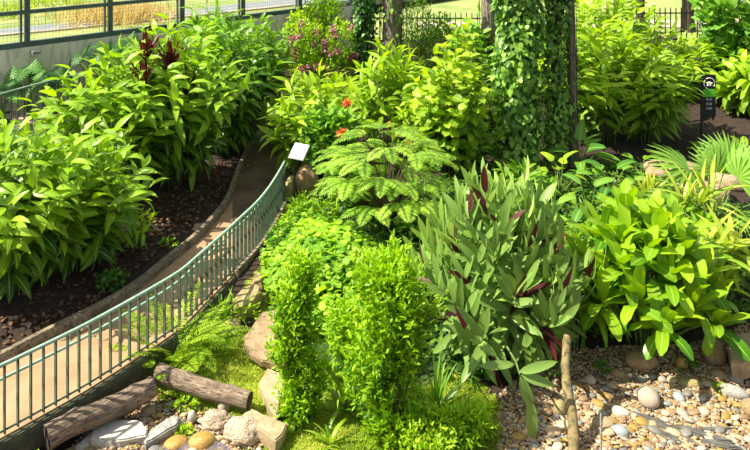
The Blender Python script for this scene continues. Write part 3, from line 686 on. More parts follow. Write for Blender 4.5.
place(tag(rock_mesh('river_stone', 'pale_rock', 3, 10, .08), 'upright pale egg shaped stone left of the pitted rock', 'stone'), 192, 422, .06, .05, .09, .1, (0, 0), .15)
place(tag(rock_mesh('river_stone', 'amber_rock', 3, 11, .1), 'large amber stone under shallow water at the picture edge', 'stone'), 202, 445, .17, .13, .10, .1, (0, 0), .3)
place(tag(rock_mesh('river_stone', 'amber_rock', 3, 12, .1), 'flat amber stone under water beside the grey slab', 'stone'), 176, 446, .16, .12, .08, .3, (0, 0), .35)
place(tag(rock_mesh('river_stone', 'taupe_rock', 3, 13, .1), 'dull taupe stone tucked under the slanting grey slab', 'stone'), 163, 436, .10, .08, .08, .3, (0, 0), .3)
place(tag(rock_mesh('river_stone', 'grey_rock', 3, 14, .1), 'grey stone standing at the end of the slanting grey slab', 'stone'), 176, 429, .075, .07, .10, .3, (0, 0), .2)
place(tag(rock_mesh('river_stone', 'cream_rock', 3, 15, .12), 'cream rounded stone below the lower log near its upper end', 'stone'), 148, 413, .10, .09, .07, .3, (0, 0), .3)
place(tag(rock_mesh('river_stone', 'moss_rock', 3, 16, .12), 'small mossy olive stone below the white slab', 'stone'), 129, 445, .09, .08, .05, .3, (0, 0), .3)
slab('flat_slab', 'pale_rock', [(92, 428), (112, 419), (140, 420), (148, 428), (146, 434), (118, 441), (90, 439)], .07, 'broad pale grey stone slab lying along the lower log', 'stone', seed=5, rise=.05)
slab('flat_slab', 'pale_rock', [(74, 446), (90, 433), (112, 423), (112, 427), (92, 440), (80, 448)], .05, 'narrow split stone slab between the log and the broad pale slab', 'stone', seed=6, rise=.02)
slab('flat_slab', 'moss_rock', [(52, 455), (86, 440), (120, 438), (110, 443), (80, 456), (60, 462)], .05, 'long tan edged slab nearest the lower left log end', 'stone', seed=8, rise=-.02)
slab('flat_slab', 'grey_rock', [(144, 439), (150, 430), (174, 414), (179, 417), (177, 425), (156, 437), (145, 443)], .07, 'slanting dark grey stone slab propped on river stones', 'stone', seed=7, rise=.07)

# right-hand stream bed stones
RS = [
 ('river_stone', 'taupe_rock', 648, 404, .15, .17, .13, .2, 'smooth taupe egg shaped stone, largest on the gravel', .12),
 ('boulder', 'brown_rock', 641, 366, .24, .15, .13, 0, 'smooth brown boulder under the strap leaved bush', .2),
 ('boulder', 'brown_rock', 714, 360, .17, .20, .17, -.7, 'tan brown boulder with a tapering end beside the large sandstone block', .2),
 ('river_stone', 'amber_rock', 682, 368, .09, .08, .10, .4, 'yellow brown stone in the shade under the strap leaved bush', .2),
 ('river_stone', 'brown_rock', 719, 377, .12, .09, .07, -.3, 'flat brown stone just below the tapering boulder', .3),
 ('river_stone', 'grey_rock', 734, 396, .20, .10, .09, -.55, 'long grey stone slanting across the gravel edge', .2),
 ('river_stone', 'grey_rock', 736, 382, .10, .07, .06, -.3, 'grey stone behind the long slanting grey one', .2),
 ('river_stone', 'moss_rock', 690, 385, .17, .08, .06, -.2, 'mossy amber stone behind the pebbles', .3),
 ('river_stone', 'blue_rock', 679, 400, .07, .10, .06, .2, 'blue grey oval stone between two groups of tan pebbles', .2),
 ('river_stone', 'moss_rock', 560, 413, .085, .09, .10, 0, 'dark olive rounded stone beside the thick bare stem', .15),
 ('river_stone', 'cream_rock', 743, 365, .11, .10, .09, .3, 'cream yellow stone next to the sandstone block', .2),
 ('river_stone', 'cream_rock', 728, 372, .05, .05, .05, .3, 'small white stone between boulder and sandstone block', .2),
 ('river_stone', 'sand_rock', 752, 414, .13, .15, .12, .3, 'rounded orange tan stone at the edge of the stream bed', .2),
 ('river_stone', 'pale_rock', 620, 414, .13, .08, .06, -.4, 'pale grey stone above the slate pieces', .25),
 ('river_stone', 'blue_rock', 620, 434, .12, .09, .07, -.3, 'light blue grey stone beside the thin metal stake', .25),
 ('river_stone', 'cream_rock', 603, 424, .15, .11, .06, -.2, 'cream stone right behind the thin metal stake', .3),
 ('river_stone', 'sand_rock', 500, 420, .06, .07, .08, -.2, 'orange brown stone against the low bright shrub', .3),
 ('river_stone', 'brown_rock', 617, 375, .12, .08, .06, -.5, 'small brown stone lying before the smooth brown boulder', .3),
]
for i, (nm, mt, px, py, sx, sy, sz, rz, lb, sk) in enumerate(RS):
    place(tag(rock_mesh(nm, mt, 3, 20 + i, .10 if nm == 'river_stone' else .16, 1.2), lb, 'stone'), px, py, sx, sy, sz, rz, (0, 0), sk)
slab('stone_block', 'cream_rock', [(727, 338), (752, 330), (775, 334), (778, 355), (742, 362), (731, 360)], .2, 'large angular sandstone block at the edge of the stream bed', 'stone', seed=9)
# sandstone ledge rocks behind the fan palm
for i, (px, py, sx, sy, sz, rz, lb) in enumerate([(672, 176, .75, .45, .26, .2, 'pinkish sandstone ledge rock behind the pale staghorn fern'), (702, 196, .6, .4, .22, -.2, 'low sandstone rock in the middle of the three behind the fan palm'), (738, 183, .7, .5, .3, .3, 'broad sandstone rock under the tallest palm fans')]):
    place(tag(rock_mesh('ledge_rock', rough_mat('pink_sandstone%d' % i, (.28, .18, .11), (.46, .32, .21), 3, .9, .7, (.2, .13, .08), 10), 3, 50 + i, .22, 1.2, .4), lb, 'rock'), px, py, sx, sy, sz, rz, (0, 0), .3)

# rock pillar under the white board
place(tag(rock_mesh('boulder', 'brown_rock', 3, 61, .2, 1.3, .4), 'reddish brown boulder behind the small white information board', 'rock'), 307, 192, .28, .3, .4, 0, (0, 0), .2)
place(tag(rock_mesh('boulder', 'moss_rock', 3, 62, .16, 1.3, .5), 'narrow mossy stone edging at the far end of the curved railing', 'rock'), 291, 196, .1, .35, .3, -.1, (0, 0), .25)

# slate shards
sl = [((640, 418), (700, 437), 7), ((634, 412), (672, 424), 5), ((668, 424), (735, 441), 6), ((690, 428), (742, 428), 5), ((655, 430), (690, 444), 6), ((700, 438), (745, 448), 6), ((676, 432), (705, 446), 4)]
for i, (a, b, w) in enumerate(sl):
    a, b = np.array(a, float), np.array(b, float); d = (b - a) / np.linalg.norm(b - a); n = np.array([d[1], -d[0]]) * w / 2
    pts = [a, a + d * 14 + n, b - d * 12 + n * .8, b, b - d * 16 - n, a + d * 10 - n * .7]
    slab('slate_shard', 'slate', [tuple(q) for q in pts], .03, 'dark slate shard slanting among the pebbles of the stream bed', 'stone', group='slate shards in the stream bed', seed=70 + i, rise=.01 + .01 * (i % 3))

def pebbles(poly, n, smin, smax, label, group, seed, avoid):
    g = np.random.default_rng(seed); protos = []
    for i in range(7):
        bm = bmesh.new(); bmesh.ops.create_icosphere(bm, subdivisions=2, radius=1)
        for v in bm.verts: v.co *= 1 + .22 * noise.noise(v.co * 1.3 + Vector((i * 5 + seed, 0, 0)))
        mb = MB(); mb.bm(bm); o = mb.build('pebble', 'pebble'); protos.append(o)
    P = sample_poly(poly, n * 12, g); done = []; k = 0
    for q in P:
        if k >= n: break
        s = smin + (smax - smin) * g.random() ** 2
        if any((q[0] - x) ** 2 + (q[1] - y) ** 2 < (.8 * (s + r)) ** 2 for x, y, r in done): continue
        if any((q[0] - x) ** 2 + (q[1] - y) ** 2 < (r * .85 + s * .5) ** 2 for x, y, r in avoid): continue
        done.append((q[0], q[1], s)); o = protos[k] if k < 7 else protos[k % 7].copy()
        if k >= 7: COL.objects.link(o)
        o.scale = (s * g.uniform(.9, 1.5), s * g.uniform(.75, 1), s * g.uniform(.4, .65)); o.rotation_euler = (g.normal(0, .15), g.normal(0, .15), g.uniform(-.9, .5)); o.location = (q[0], q[1], H(q[0], q[1]) + s * .18 + .02)
        tag(o, label, 'pebble', group); k += 1
    return done
bigR = [(gp(r_[2], r_[3])[0], gp(r_[2], r_[3])[1], r_[4]) for r_ in RS] 
pebbles(wpoly([(505, 458), (530, 420), (580, 380), (640, 372), (700, 385), (752, 392), (765, 458)]), 285, .03, .10, 'tan, cream or grey pebble lying in the stream bed under the strap leaved bush', 'pebbles in the gravel stream bed', 5, bigR)
bigL = [(gp(x, y)[0], gp(x, y)[1], r) for x, y, r in ((216, 426, .2), (243, 438, .26), (224, 411, .09), (192, 422, .06), (202, 445, .16), (176, 446, .15), (120, 432, .25), (163, 430, .15))]
pebbles(wpoly([(95, 458), (150, 400), (185, 400), (205, 420), (262, 448), (256, 458)]), 60, .03, .075, 'cream or amber pebble beside the pitted rocks and flat slabs', 'pebbles below the two logs', 6, bigL)

def gravel(name, label, polys, n, seed):
    g = np.random.default_rng(seed); bm = bmesh.new(); bmesh.ops.create_icosphere(bm, subdivisions=1, radius=1); V0 = np.array([v.co[:] for v in bm.verts]); F0 = np.array([[v.index for v in f.verts] for f in bm.faces]); bm.free(); mb = MB()
    for p, k in zip(polys, n):
        P = sample_poly(p, k, g); z = H(P[:, 0], P[:, 1]); s = g.uniform(.008, .024, k); a = g.uniform(0, 6.28, k)
        S = np.stack([s * g.uniform(.9, 1.5, k), s, s * .6], 1); V = V0[None] * S[:, None]; ca, sa = np.cos(a)[:, None], np.sin(a)[:, None]
        X = V[..., 0] * ca - V[..., 1] * sa; Y = V[..., 0] * sa + V[..., 1] * ca
        V = np.stack([X + P[:, :1], Y + P[:, 1:], V[..., 2] + z[:, None] + .025], -1)
        Fc = (F0[None] + (np.arange(k) * len(V0))[:, None, None]).reshape(-1, 3); C = np.repeat(np.stack([g.random(k)] * 3, 1), len(V0), 0); mb.add(V.reshape(-1, 3), Fc, C)
    o = mb.build(name, 'gravel', smooth=False); tag(o, label, 'gravel', kind='stuff')
gravel('gravel', 'fine tan and cream gravel filling the stream beds', grav_z, (26000, 5000), 3)

# shallow water between the slabs
wp = [plane(x, y, -.425) for x, y in ((110, 540), (140, 470), (150, 442), (172, 436), (190, 436), (214, 440), (232, 446), (240, 480), (240, 540))]
bm = bmesh.new(); f = bm.faces.new([bm.verts.new(tuple(p)) for p in wp]); mb = MB(); mb.bm(bm); tag(mb.build('water', 'water', smooth=False), kind='structure')

# logs
def log(name, a, b, r, label, seed, za, zb):
    A, B = plane(a[0], a[1], za), plane(b[0], b[1], zb); T = root(name, A, label, 'log'); g = np.random.default_rng(seed)
    n, k = 26, 18; D = B - A; Lg = np.linalg.norm(D); D = D / Lg; S = unit(np.cross(D, [0, 0, 1.])); U = np.cross(S, D); V = np.zeros((n, k, 3))
    for i in range(n):
        t = i / (n - 1); c = D * Lg * t + U * .025 * math.sin(t * 5 + seed) + S * .02 * math.sin(t * 4)
        for j in range(k):
            th = 2 * PI * j / k; d = S * math.cos(th) + U * math.sin(th)
            rr = r * (1 - .12 * t) * (1 + .13 * noise.noise(Vector((math.cos(th) * 1.5, math.sin(th) * 1.5, t * Lg * 2.2 + seed))) + .05 * noise.noise(Vector((math.cos(th) * 5, math.sin(th) * 5, t * 2 + seed))))
            for kt, kj in ((.28, 3), (.55, 5), (.8, 4)): rr += r * .22 * math.exp(-((t - kt) * Lg / .07) ** 2 - (min(abs(j - kj), k - abs(j - kj)) / 1.2) ** 2)
            V[i, j] = c + d * rr
    Rm = np.stack([D, S, U], 1); V = V @ Rm; D = np.array([1., 0, 0]); T.rotation_euler = Matrix(Rm.tolist()).to_euler()
    mb = MB(); mb.add(V.reshape(-1, 3), [(i * k + j, (i + 1) * k + j, (i + 1) * k + (j + 1) % k, i * k + (j + 1) % k) for i in range(n - 1) for j in range(k)])
    o = mb.build('trunk_body', 'log', T)
    for e, c in ((0, np.zeros(3)), (n - 1, D * Lg)):
        ring = V[e]; cc = ring.mean(0); mb = MB(); mb.add(np.vstack([ring, [cc + (D * .01 if e else -D * .01)]]), [(j, (j + 1) % k, k) for j in range(k)]); mb.build('cut_end', 'log_end', T, smooth=False)
    return T
log('fallen_log', (46, 440), (152, 386), .150, 'thick weathered log lying under the edge of the path', 1, -.20, -.16)
log('fallen_log', (158, 374), (250, 401), .125, 'second grey brown log lying across the mossy bank towards the stepping stones', 2, -.16, -.27)

# ================================================================== SIGNS
def label_board():
    p = plane(294, 206, 0); T = root('information_board', p, 'small white tilted information board on a thin black post', 'sign', rz=-.5)
    zt = z_at(p[1], 152); mb = MB(); mb.tube([(0, 0, -.1), (0, 0, zt)], .018, 8); mb.build('post', 'black', T)
    mb = MB(); bm = bmesh.new(); bmesh.ops.create_cube(bm, size=1); mb.bm(bm, Matrix.Translation((.1, .05, zt + .02)) @ Matrix.Rotation(.75, 4, 'X') @ Matrix.Diagonal((.36, .34, .02, 1))); mb.build('board', 'white', T, smooth=False)
    mb = MB(); bm = bmesh.new(); bmesh.ops.create_cube(bm, size=1); mb.bm(bm, Matrix.Translation((.1, .05, zt + .005)) @ Matrix.Rotation(.75, 4, 'X') @ Matrix.Diagonal((.39, .37, .02, 1))); mb.build('frame', 'steel_green', T, smooth=False)
label_board()
def sign_post():
    p = gp(706, 139); z1 = z_at(p[1], 75) - p[2]; T = root('sign_post', p, 'black post sign with a round white emblem and a lime green band', 'sign'); s = p[1] / 19.0
    mb = MB(); mb.box((-.13, 0, z1 / 2), (.045, .05, z1), bev=.004); mb.build('post', 'black', T, smooth=False)
    mb = MB()
    mb.add([(-.11, 0, z1), (.27, 0, z1), (.27, 0, z1 * .36), (.20, 0, z1 * .28), (.16, 0, z1 * .34), (-.11, 0, z1 * .26), (-.11, .03, z1), (.27, .03, z1), (.27, .03, z1 * .36), (.20, .03, z1 * .28), (.16, .03, z1 * .34), (-.11, .03, z1 * .26)], [(0, 5, 4, 3, 2, 1)])
    mb.add([(-.11, .03, z1), (.27, .03, z1), (.27, .03, z1 * .36), (.20, .03, z1 * .28), (.16, .03, z1 * .34), (-.11, .03, z1 * .26)], [(0, 1, 2, 3, 4, 5)])
    mb.box((.08, .015, z1), (.38, .03, .01)); mb.box((.27, .015, z1 * .68), (.01, .03, z1 * .64)); mb.build('board', 'black', T, smooth=False)
    mb = MB(); mb.box((.09, -.008, z1 * .72), (.34, .012, z1 * .12)); mb.build('green_band', 'lime_panel', T, smooth=False)
    mb = MB(); c = np.array([.09, -.01, z1 * .87]); r = z1 * .085   # round emblem: broken ring with palm-like strokes
    for a0, a1 in ((-.6, 2.2), (2.5, 4.4)):
        t = np.linspace(a0, a1, 14); mb.tube(np.stack([c[0] + r * np.cos(t), np.full(14, c[1]), c[2] + r * np.sin(t)], 1), .011, 5)
    for dx, h1 in ((-.06, .02), (-.02, .045), (.03, .03)):
        mb.tube([(c[0] + dx, c[1], c[2] - .07), (c[0] + dx + .02, c[1], c[2] + h1), (c[0] + dx + .055, c[1], c[2] + h1 - .02)], .011, 5)
        mb.tube([(c[0] + dx + .02, c[1], c[2] + h1), (c[0] + dx - .03, c[1], c[2] + h1 - .015)], .01, 5)
    mb.build('emblem', 'white', T)
    mb = MB()
    for k, (zf, ws) in enumerate(((.62, (.11, .08)), (.55, (.07, .10)), (.48, (.05, .12)))):   # three short lines of small lettering
        x = 0.0
        for w in ws:
            for j in range(int(w / .028)): mb.box((x + .014, -.009, z1 * zf), (.016, .006, z1 * .034)); x += .028
            x += .02
    mb.build('lettering', 'pale_print', T, smooth=False)
sign_post()

# thin grey stake and thick bare stem in the gravel
p = gp(601, 455); st = root('metal_stake', p, 'thin grey metal stake standing in the gravel', 'stake'); mb = MB(); mb.tube([(0, 0, -.05), (.0, .0, z_at(p[1], 412) - p[2])], .014, 8); mb.build('rod', 'grey_rock', st); mb = MB(); mb.tube([(0, 0, z_at(p[1], 412) - p[2]), (0, 0, z_at(p[1], 410) - p[2])], .017, 8); mb.build('cap', 'baluster', st)
p = gp(573, 462); q0 = plane(566, 334, p[2] + 1.0) - p
t = np.linspace(0, 1, 16)[:, None]; C = t * q0 + np.array([.03, 0, 0]) * np.sin(t * 7); C[0][2] -= .1
mb = MB(); mb.tube(C, np.linspace(.075, .055, 16) * (1 + .12 * np.sin(np.arange(16) * 2.4)), 10); o = mb.build('bare_stem', rough_mat('mottled_stem', (.12, .10, .04), (.32, .23, .10), 8, .85, .7, (.06, .06, .02), 14)); o.location = p; tag(o, 'thick mottled bare stem rising from the gravel towards the hanging grey green leaves', 'stem')
fo = MB(); leaves(fo, [(0, 0, .02)], [(.1, -.4, .6)], .17, .09, 'ellip', .6); o = fo.build('fallen_leaf', 'yellow_leaf'); o.location = gp(561, 443) ; tag(o, 'bright yellow fallen leaf on the gravel by the bare stem', 'leaf')

# ================================================================== TREES
def trunk(name, label, p, r, hgt, mat, seed, lean=(0, 0), cat='tree', ivy=None, ivy_r=.1, ivyL=.1, n_ivy=1500, crown=None, taper=.25):
    T = root(name, p, label, cat); k = 16; n = 30; V = np.zeros((n, k, 3))
    for i in range(n):
        t = i / (n - 1); z = hgt * t
        for j in range(k):
            a = 2 * PI * j / k; fl = 1 + .5 * math.exp(-z * 3); rr = r * fl * (1 - taper * t) * (1 + .14 * noise.noise(Vector((math.cos(a) * 1.4, math.sin(a) * 1.4, z * .7 + seed))) + .07 * noise.noise(Vector((math.cos(a) * 4, math.sin(a) * 4, z * 3 + seed))))
            V[i, j] = (lean[0] * t + rr * math.cos(a), lean[1] * t + rr * math.sin(a), z - .1)
    mb = MB(); mb.add(V.reshape(-1, 3), [(i * k + j, i * k + (j + 1) % k, (i + 1) * k + (j + 1) % k, (i + 1) * k + j) for i in range(n - 1) for j in range(k)]); mb.add(V[-1], [tuple(range(k))]); mb.build('trunk', mat, T)
    g = np.random.default_rng(seed)
    if ivy:
        fo = MB(); a = g.uniform(0, 2 * PI, n_ivy); z = g.uniform(.0, hgt, n_ivy); q = r + ivy_r * g.random(n_ivy) ** .6 * (1 + .35 * np.sin(z * 2.6 + 2 * np.cos(a + seed)))
        t = z / hgt; P = np.stack([lean[0] * t + q * np.cos(a), lean[1] * t + q * np.sin(a), z], 1); out = np.stack([np.cos(a), np.sin(a), 0 * a], 1)
        D = out * .35 + np.array([0, 0, -.75]) + g.normal(0, .4, (n_ivy, 3)); Nn = out + np.array([0, 0, .55]) + g.normal(0, .35, (n_ivy, 3))
        leaves(fo, P, D, ivyL * g.uniform(.7, 1.25, n_ivy), ivyL * .8 * g.uniform(.8, 1.2, n_ivy), 'heart', .4, .2, 4, Nn=Nn, roll=.2, r=g)
        ob = fo.build('climbing_ivy', ivy, T)
        st = MB()
        for i in range(10):
            a0 = i * .63; zz = np.linspace(0, hgt * .98, 24); aa = a0 + .3 * np.sin(zz * 1.3 + i); tt = zz / hgt; rr = (r + ivy_r * .35)
            st.tube(np.stack([lean[0] * tt + rr * np.cos(aa), lean[1] * tt + rr * np.sin(aa), zz], 1), .008, 4, False)
        st.build('ivy_stems', 'twig', T)
    if crown:
        fo, br_ = MB(), MB()
        for (cx, cy, cz, R, nn) in crown:
            d = unit(g.normal(0, 1, (nn, 3))); P = np.array([cx, cy, cz]) + d * R * (g.random(nn) ** .4)[:, None] * np.array([1, 1, .6])
            leaves(fo, P, d + g.normal(0, .5, (nn, 3)), .18, .08, 'lance', .4, .2, 3, r=g)
            br_.tube([(lean[0] * .9, lean[1] * .9, hgt * .92), (cx * .5 + lean[0] * .5, cy * .5, (cz + hgt) / 2), (cx, cy, cz)], [.07, .04, .015], 5)
        br_.build('branches', mat, T); fo.build('crown', 'small_green', T)
    return T
b1 = gp(517, 172); b2 = gp(556, 166); b3 = gp(574, 166)
trunk('ivy_covered_tree', 'tall tree trunk thickly covered in glossy ivy, the wider of two side by side', b1, .30, 6.2, 'bark_dark', 3, ivy='ivy', ivy_r=.26, ivyL=.18, n_ivy=4000)
trunk('ivy_covered_tree', 'narrower ivy covered trunk between the wide ivy trunk and the bare one', b2, .14, 6.2, 'bark_dark', 4, ivy='ivy', ivy_r=.17, ivyL=.14, n_ivy=2300)
trunk('slim_tree', 'bare slender brown trunk standing beside the ivy covered trunks', b3, .10, 6.2, 'bark', 5, lean=(-.12, 0), ivy='ivy', ivy_r=.06, ivyL=.11, n_ivy=110, taper=.1)
trunk('ivy_covered_tree', 'dark slim ivy draped trunk next to the rough grey tree', gp(364, 92), .16, 5.6, 'bark_dark', 6, ivy='ivy_dark', ivy_r=.20, ivyL=.16, n_ivy=1700)
trunk('old_tree', 'rough grey brown tree trunk with scattered climbing leaves', gp(392, 88), .36, 5.8, 'bark', 7, ivy='ivy', ivy_r=.10, ivyL=.15, n_ivy=320)
trunk('old_tree', 'smooth pale grey tree trunk behind the yellow green shrub', gp(488, 92), .30, 5.8, 'bark', 8, lean=(.1, 0), ivy='big_leaf', ivy_r=.12, ivyL=.3, n_ivy=40)
trunk('street_tree', 'dark straight tree trunk outside behind the black picket fence', (13.9, 32.0, 1.1), .26, 7, 'bark_dark', 9, crown=[(0, 0, 8, 2.6, 900), (1.5, 1, 7.4, 2, 500), (-1.6, .5, 7.5, 2, 500)])
trunk('street_tree', 'thinner dark trunk outside above the back gingers', (11.6, 31.5, 1.1), .2, 6.6, 'bark_dark', 10, crown=[(0, 0, 7.6, 2.2, 800), (-1.2, .5, 7.0, 1.8, 500)])

# ================================================================== PLANTS
def P3(px, py): return gp(px, py)
def hh(p, py, back=0): return max(.1, z_at(p[1] + back, py) - p[2])

# broad ginger clumps on the bank
for (px, py, tp, r, cn, sd, lb, m, LL) in [
    (10, 282, 122, 1.5, 44, 11, 'big shell ginger clump nearest the camera at the edge of the bank', 'ginger', .52),
    (74, 262, 134, 1.35, 40, 12, 'big shell ginger clump overhanging the kerb bank, beside the front clump', 'ginger', .50),
    (112, 186, 60, 1.7, 50, 13, 'shell ginger clump in front of the back railing', 'ginger', .56),
    (176, 176, 26, 1.8, 54, 14, 'tall shell ginger clump around the dark red cordyline', 'ginger', .58),
    (228, 150, 18, 1.4, 46, 15, 'shell ginger clump closest to the bend of the path', 'ginger_mid', .55),
    (212, 122, 4, 1.6, 38, 16, 'tall ginger clump at the back below the steel fence', 'ginger_mid', .58),
    (150, 112, 38, 1.4, 28, 17, 'ginger clump behind the cordyline, close to the concrete wall', 'ginger_mid', .58),
    (262, 112, 20, 1.0, 28, 18, 'darker ginger clump behind the bend of the path', 'ginger_mid', .55)]:
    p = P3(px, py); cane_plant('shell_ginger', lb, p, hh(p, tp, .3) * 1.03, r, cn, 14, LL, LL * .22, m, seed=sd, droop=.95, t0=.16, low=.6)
p = P3(316, 172); cane_plant('shell_ginger', 'bright ginger clump behind the white information board', p, hh(p, 72, .2), 1.3, 36, 12, .55, .10, 'ginger_lime', seed=21, t0=.25)
p = P3(300, 150); cane_plant('shell_ginger', 'arching ginger with narrow leaves hanging over the far path', p, hh(p, 68), 1.1, 24, 12, .58, .085, 'ginger_lime', seed=22, t0=.3, droop=1.2)
p = P3(392, 150); cane_plant('shell_ginger', 'spiky lime ginger clump in front of the rough grey tree', p, hh(p, 42, .3), 1.35, 40, 12, .58, .11, 'ginger_lime', seed=23, up=.5)
p = P3(596, 140); cane_plant('shell_ginger', 'dense ginger clump beside the bare slender trunk', p, hh(p, 10, .3), 1.8, 54, 14, .60, .12, 'ginger_lime', seed=24, t0=.28, low=.55)
p = P3(644, 140); cane_plant('shell_ginger', 'wide spreading ginger clump next to the black sign post', p, hh(p, 46, .2), 1.5, 44, 13, .64, .12, 'ginger', seed=25, low=.55, t0=.36)
p = P3(612, 92); cane_plant('shell_ginger', 'tall ginger clump in the back row against the picket fence', p, hh(p, -24), 2.0, 46, 12, .62, .12, 'ginger_lime', seed=26)
p = P3(756, 116); cane_plant('shell_ginger', 'ginger clump with wide drooping leaves behind the black sign post', p, hh(p, 52, .2), 1.15, 34, 12, .62, .17, 'ginger_lime', seed=27, droop=1.2, t0=.3)
p = P3(700, 90); cane_plant('shell_ginger', 'lower ginger clump at the foot of the picket fence', p, hh(p, 40), 1.9, 34, 12, .62, .12, 'ginger_lime', seed=28, low=.65)
p = P3(560, 110); cane_plant('shell_ginger', 'shaded ginger clump just behind the bare slender trunk', p, hh(p, 24), 1.2, 26, 12, .58, .11, 'ginger_mid', seed=58, low=.6)
p = P3(745, 92); bush('rounded_shrub', 'tall dark shrub with rounded grey green leaves behind the sign post', p, [(0, 0, hh(p, 30) * .5, 1.3, 1, hh(p, 30) * .5), (-.2, 0, hh(p, 0) * .85, 1.3, .9, 1.1)], 1500, .34, .24, 'big_leaf', 'ellip', seed=29, ns=4)

# cordyline
for i, (px, py, tp, lb) in enumerate([(160, 168, 48, 'dark red cordyline standing highest among the gingers'), (182, 170, 58, 'dark red cordyline in the middle of the ginger clump'), (200, 172, 86, 'lower dark red cordyline with spreading leaves'), (158, 176, 74, 'dark red cordyline leaning out of the ginger foliage')]):
    p = P3(px, py - 2); p = p + np.array([0, -1.0, 0]); p[2] = H(p[0], p[1]); h_ = hh(p, tp + 10); rosette_plant('red_cordyline', lb, p, [(0, 0, h_)], 16 if i < 2 else 12, .78, .13, 'red_cordyline', 'lance', seed=30 + i, droop=.25, elev=(.75, 1.5), stem_mat='twig')

# small plants on the bank
p = P3(138, 246); cane_plant('young_ginger', 'small young ginger growing at the foot of the front clump', p, .62, .4, 8, 8, .28, .06, 'ginger_lime', seed=35, t0=.4)
p = P3(112, 290); bush('low_plant', 'small dark leafy plant on the bank close to the kerb', p, [(0, 0, .12, .24, .2, .14)], 130, .1, .06, 'fern_dark', 'ellip', seed=36, twigs=4)
p = P3(168, 247); bush('low_plant', 'small yellow green weed on the bank above the kerb', p, [(0, 0, .06, .16, .14, .07)], 60, .08, .05, 'small_lime', 'ellip', seed=37, twigs=3)
# litter on the bank
g = np.random.default_rng(8); fo = MB(); Pz = sample_poly(wpoly([(100, 300), (60, 340), (0, 352), (0, 310), (90, 270), (150, 200), (215, 165), (240, 150), (222, 200), (180, 240)]), 900, g); a = g.uniform(0, 6.28, 900)
leaves(fo, np.column_stack([Pz, H(Pz[:, 0], Pz[:, 1]) + .035]), np.stack([np.cos(a), np.sin(a), g.normal(0, .25, 900)], 1), .1, .05, 'ellip', .5, .3, 3, r=g); tag(fo.build('leaf_litter', 'litter'), 'brown fallen leaves scattered on the dark bank beside the kerb', 'leaf litter', kind='stuff')

# dark arching palm and monsteras by the wall
for i, (px, py, tp, lb, n, L_) in enumerate([(14, 152, 108, 'dark feathery palm below the back railing, at the picture edge', 13, 1.0), (48, 158, 112, 'dark feathery palm in front of the back railing bars', 12, .9)]):
    p = P3(px, py); fern('feather_palm', lb, p, n, L_, .28, 40 + i, 'fern_dark', elev=(.5, 1.2), pw=.05, pn=22, cat='palm')
def monstera(label, p, h_, n, seed, L_=.42, R=.5):
    g = np.random.default_rng(seed); T = root('monstera', p, label, 'plant'); fo, st = MB(), MB()
    for i in range(n):
        a = i * 2.4 + g.normal(0, .2); rr = R * math.sqrt((i + .5) / n); e = az(a) * rr + np.array([0, 0, h_ * (1 - .35 * (i + .5) / n)])
        st.tube([(0, 0, -.03), e * [.4, .4, .6], e], [.014, .012, .008], 5); d = az(a) * .8 + np.array([.1, -.35, -.35]); Nn = np.array([.2, -.8, .8]) + az(a) * .25
        leaves(fo, [e - unit(d) * .12], [d], L_ * g.uniform(.85, 1.15), L_ * .95, 'monstera', .6, .12, 17, Nn=[Nn], roll=.15, r=g)
    st.build('stalks', 'stem', T); fo.build('foliage', 'monstera', T); return T
for i, (px, py, tp, R, n, lb) in enumerate([(2, 100, 84, .55, 8, 'monstera plant against the concrete wall at the picture edge'), (28, 106, 66, .6, 10, 'largest monstera in front of the concrete wall below the wall lamp'), (52, 98, 70, .5, 8, 'monstera plant beside the largest one, half behind ginger leaves'), (92, 80, 46, .5, 7, 'small dark monstera high against the concrete wall'), (115, 72, 44, .5, 7, 'dark monstera behind the ginger below the second fence post'), (128, 64, 36, .4, 6, 'dark monstera nearest the third fence post')]):
    d = ray(px, py); t = ((W0 + WN * .75) @ WN) / (d[:2] @ WN); q = d[:2] * t; p = np.array([q[0], q[1], .9]); monstera(lb, p, hh(p, tp) * 1.0, n, 60 + i, .46, R)

# pink flowering shrubs and greens in the back middle
for i, (px, py, tp, lb) in enumerate([(308, 108, 22, 'tall loose shrub with dusky pink blossom on the path side'), (340, 100, 24, 'loose shrub with dusky pink blossom beside the dark ivy trunk')]):
    p = P3(px, py); h_ = hh(p, tp); T = bush('flowering_shrub', lb, p, [(0, 0, h_ * .35, .6, .6, h_ * .35), (0, 0, h_ * .75, .55, .55, h_ * .3)], 1500, .14, .07, 'small_lime', 'lance', seed=70 + i)
    g = np.random.default_rng(75 + i); fo = MB()
    for _ in range(17):
        e = g.normal(0, 1, 3); e = unit(e); e[1] = -abs(e[1]); c = e * [.58, .55, h_ * .33] + [0, -.05, h_ * g.uniform(.42, .85)]; k = 34; d = unit(g.normal(0, 1, (k, 3)))
        leaves(fo, c + d * .11 * g.random((k, 1)), d, .10, .06, 'ellip', .4, .3, 3, r=g)
    fo.build('blossom', 'pink', T)
p = P3(322, 84); h_ = hh(p, -4); bush('tall_shrub', 'tall light green shrub rising behind the pink blossom', p, [(-.2, 0, h_ * .5, .75, .6, h_ * .5), (.3, .1, h_ * .75, .5, .5, h_ * .35)], 2300, .15, .08, 'small_lime', 'ellip', seed=80)
p = P3(298, 80); h_ = hh(p, 12); bush('tall_shrub', 'leafy shrub in front of the last fence panel', p, [(0, 0, h_ * .5, .5, .5, h_ * .5)], 900, .17, .09, 'ginger_lime', 'lance', seed=81, ns=4)
p = P3(418, 92); h_ = hh(p, 2); bush('conifer_shrub', 'dense fine leaved dark green shrub between the grey trunks', p, [(0, 0, h_ * .35, .7, .6, h_ * .38), (0, 0, h_ * .75, .5, .5, h_ * .35)], 3600, .11, .03, 'small_dark', 'lance', seed=82, up=1.0)
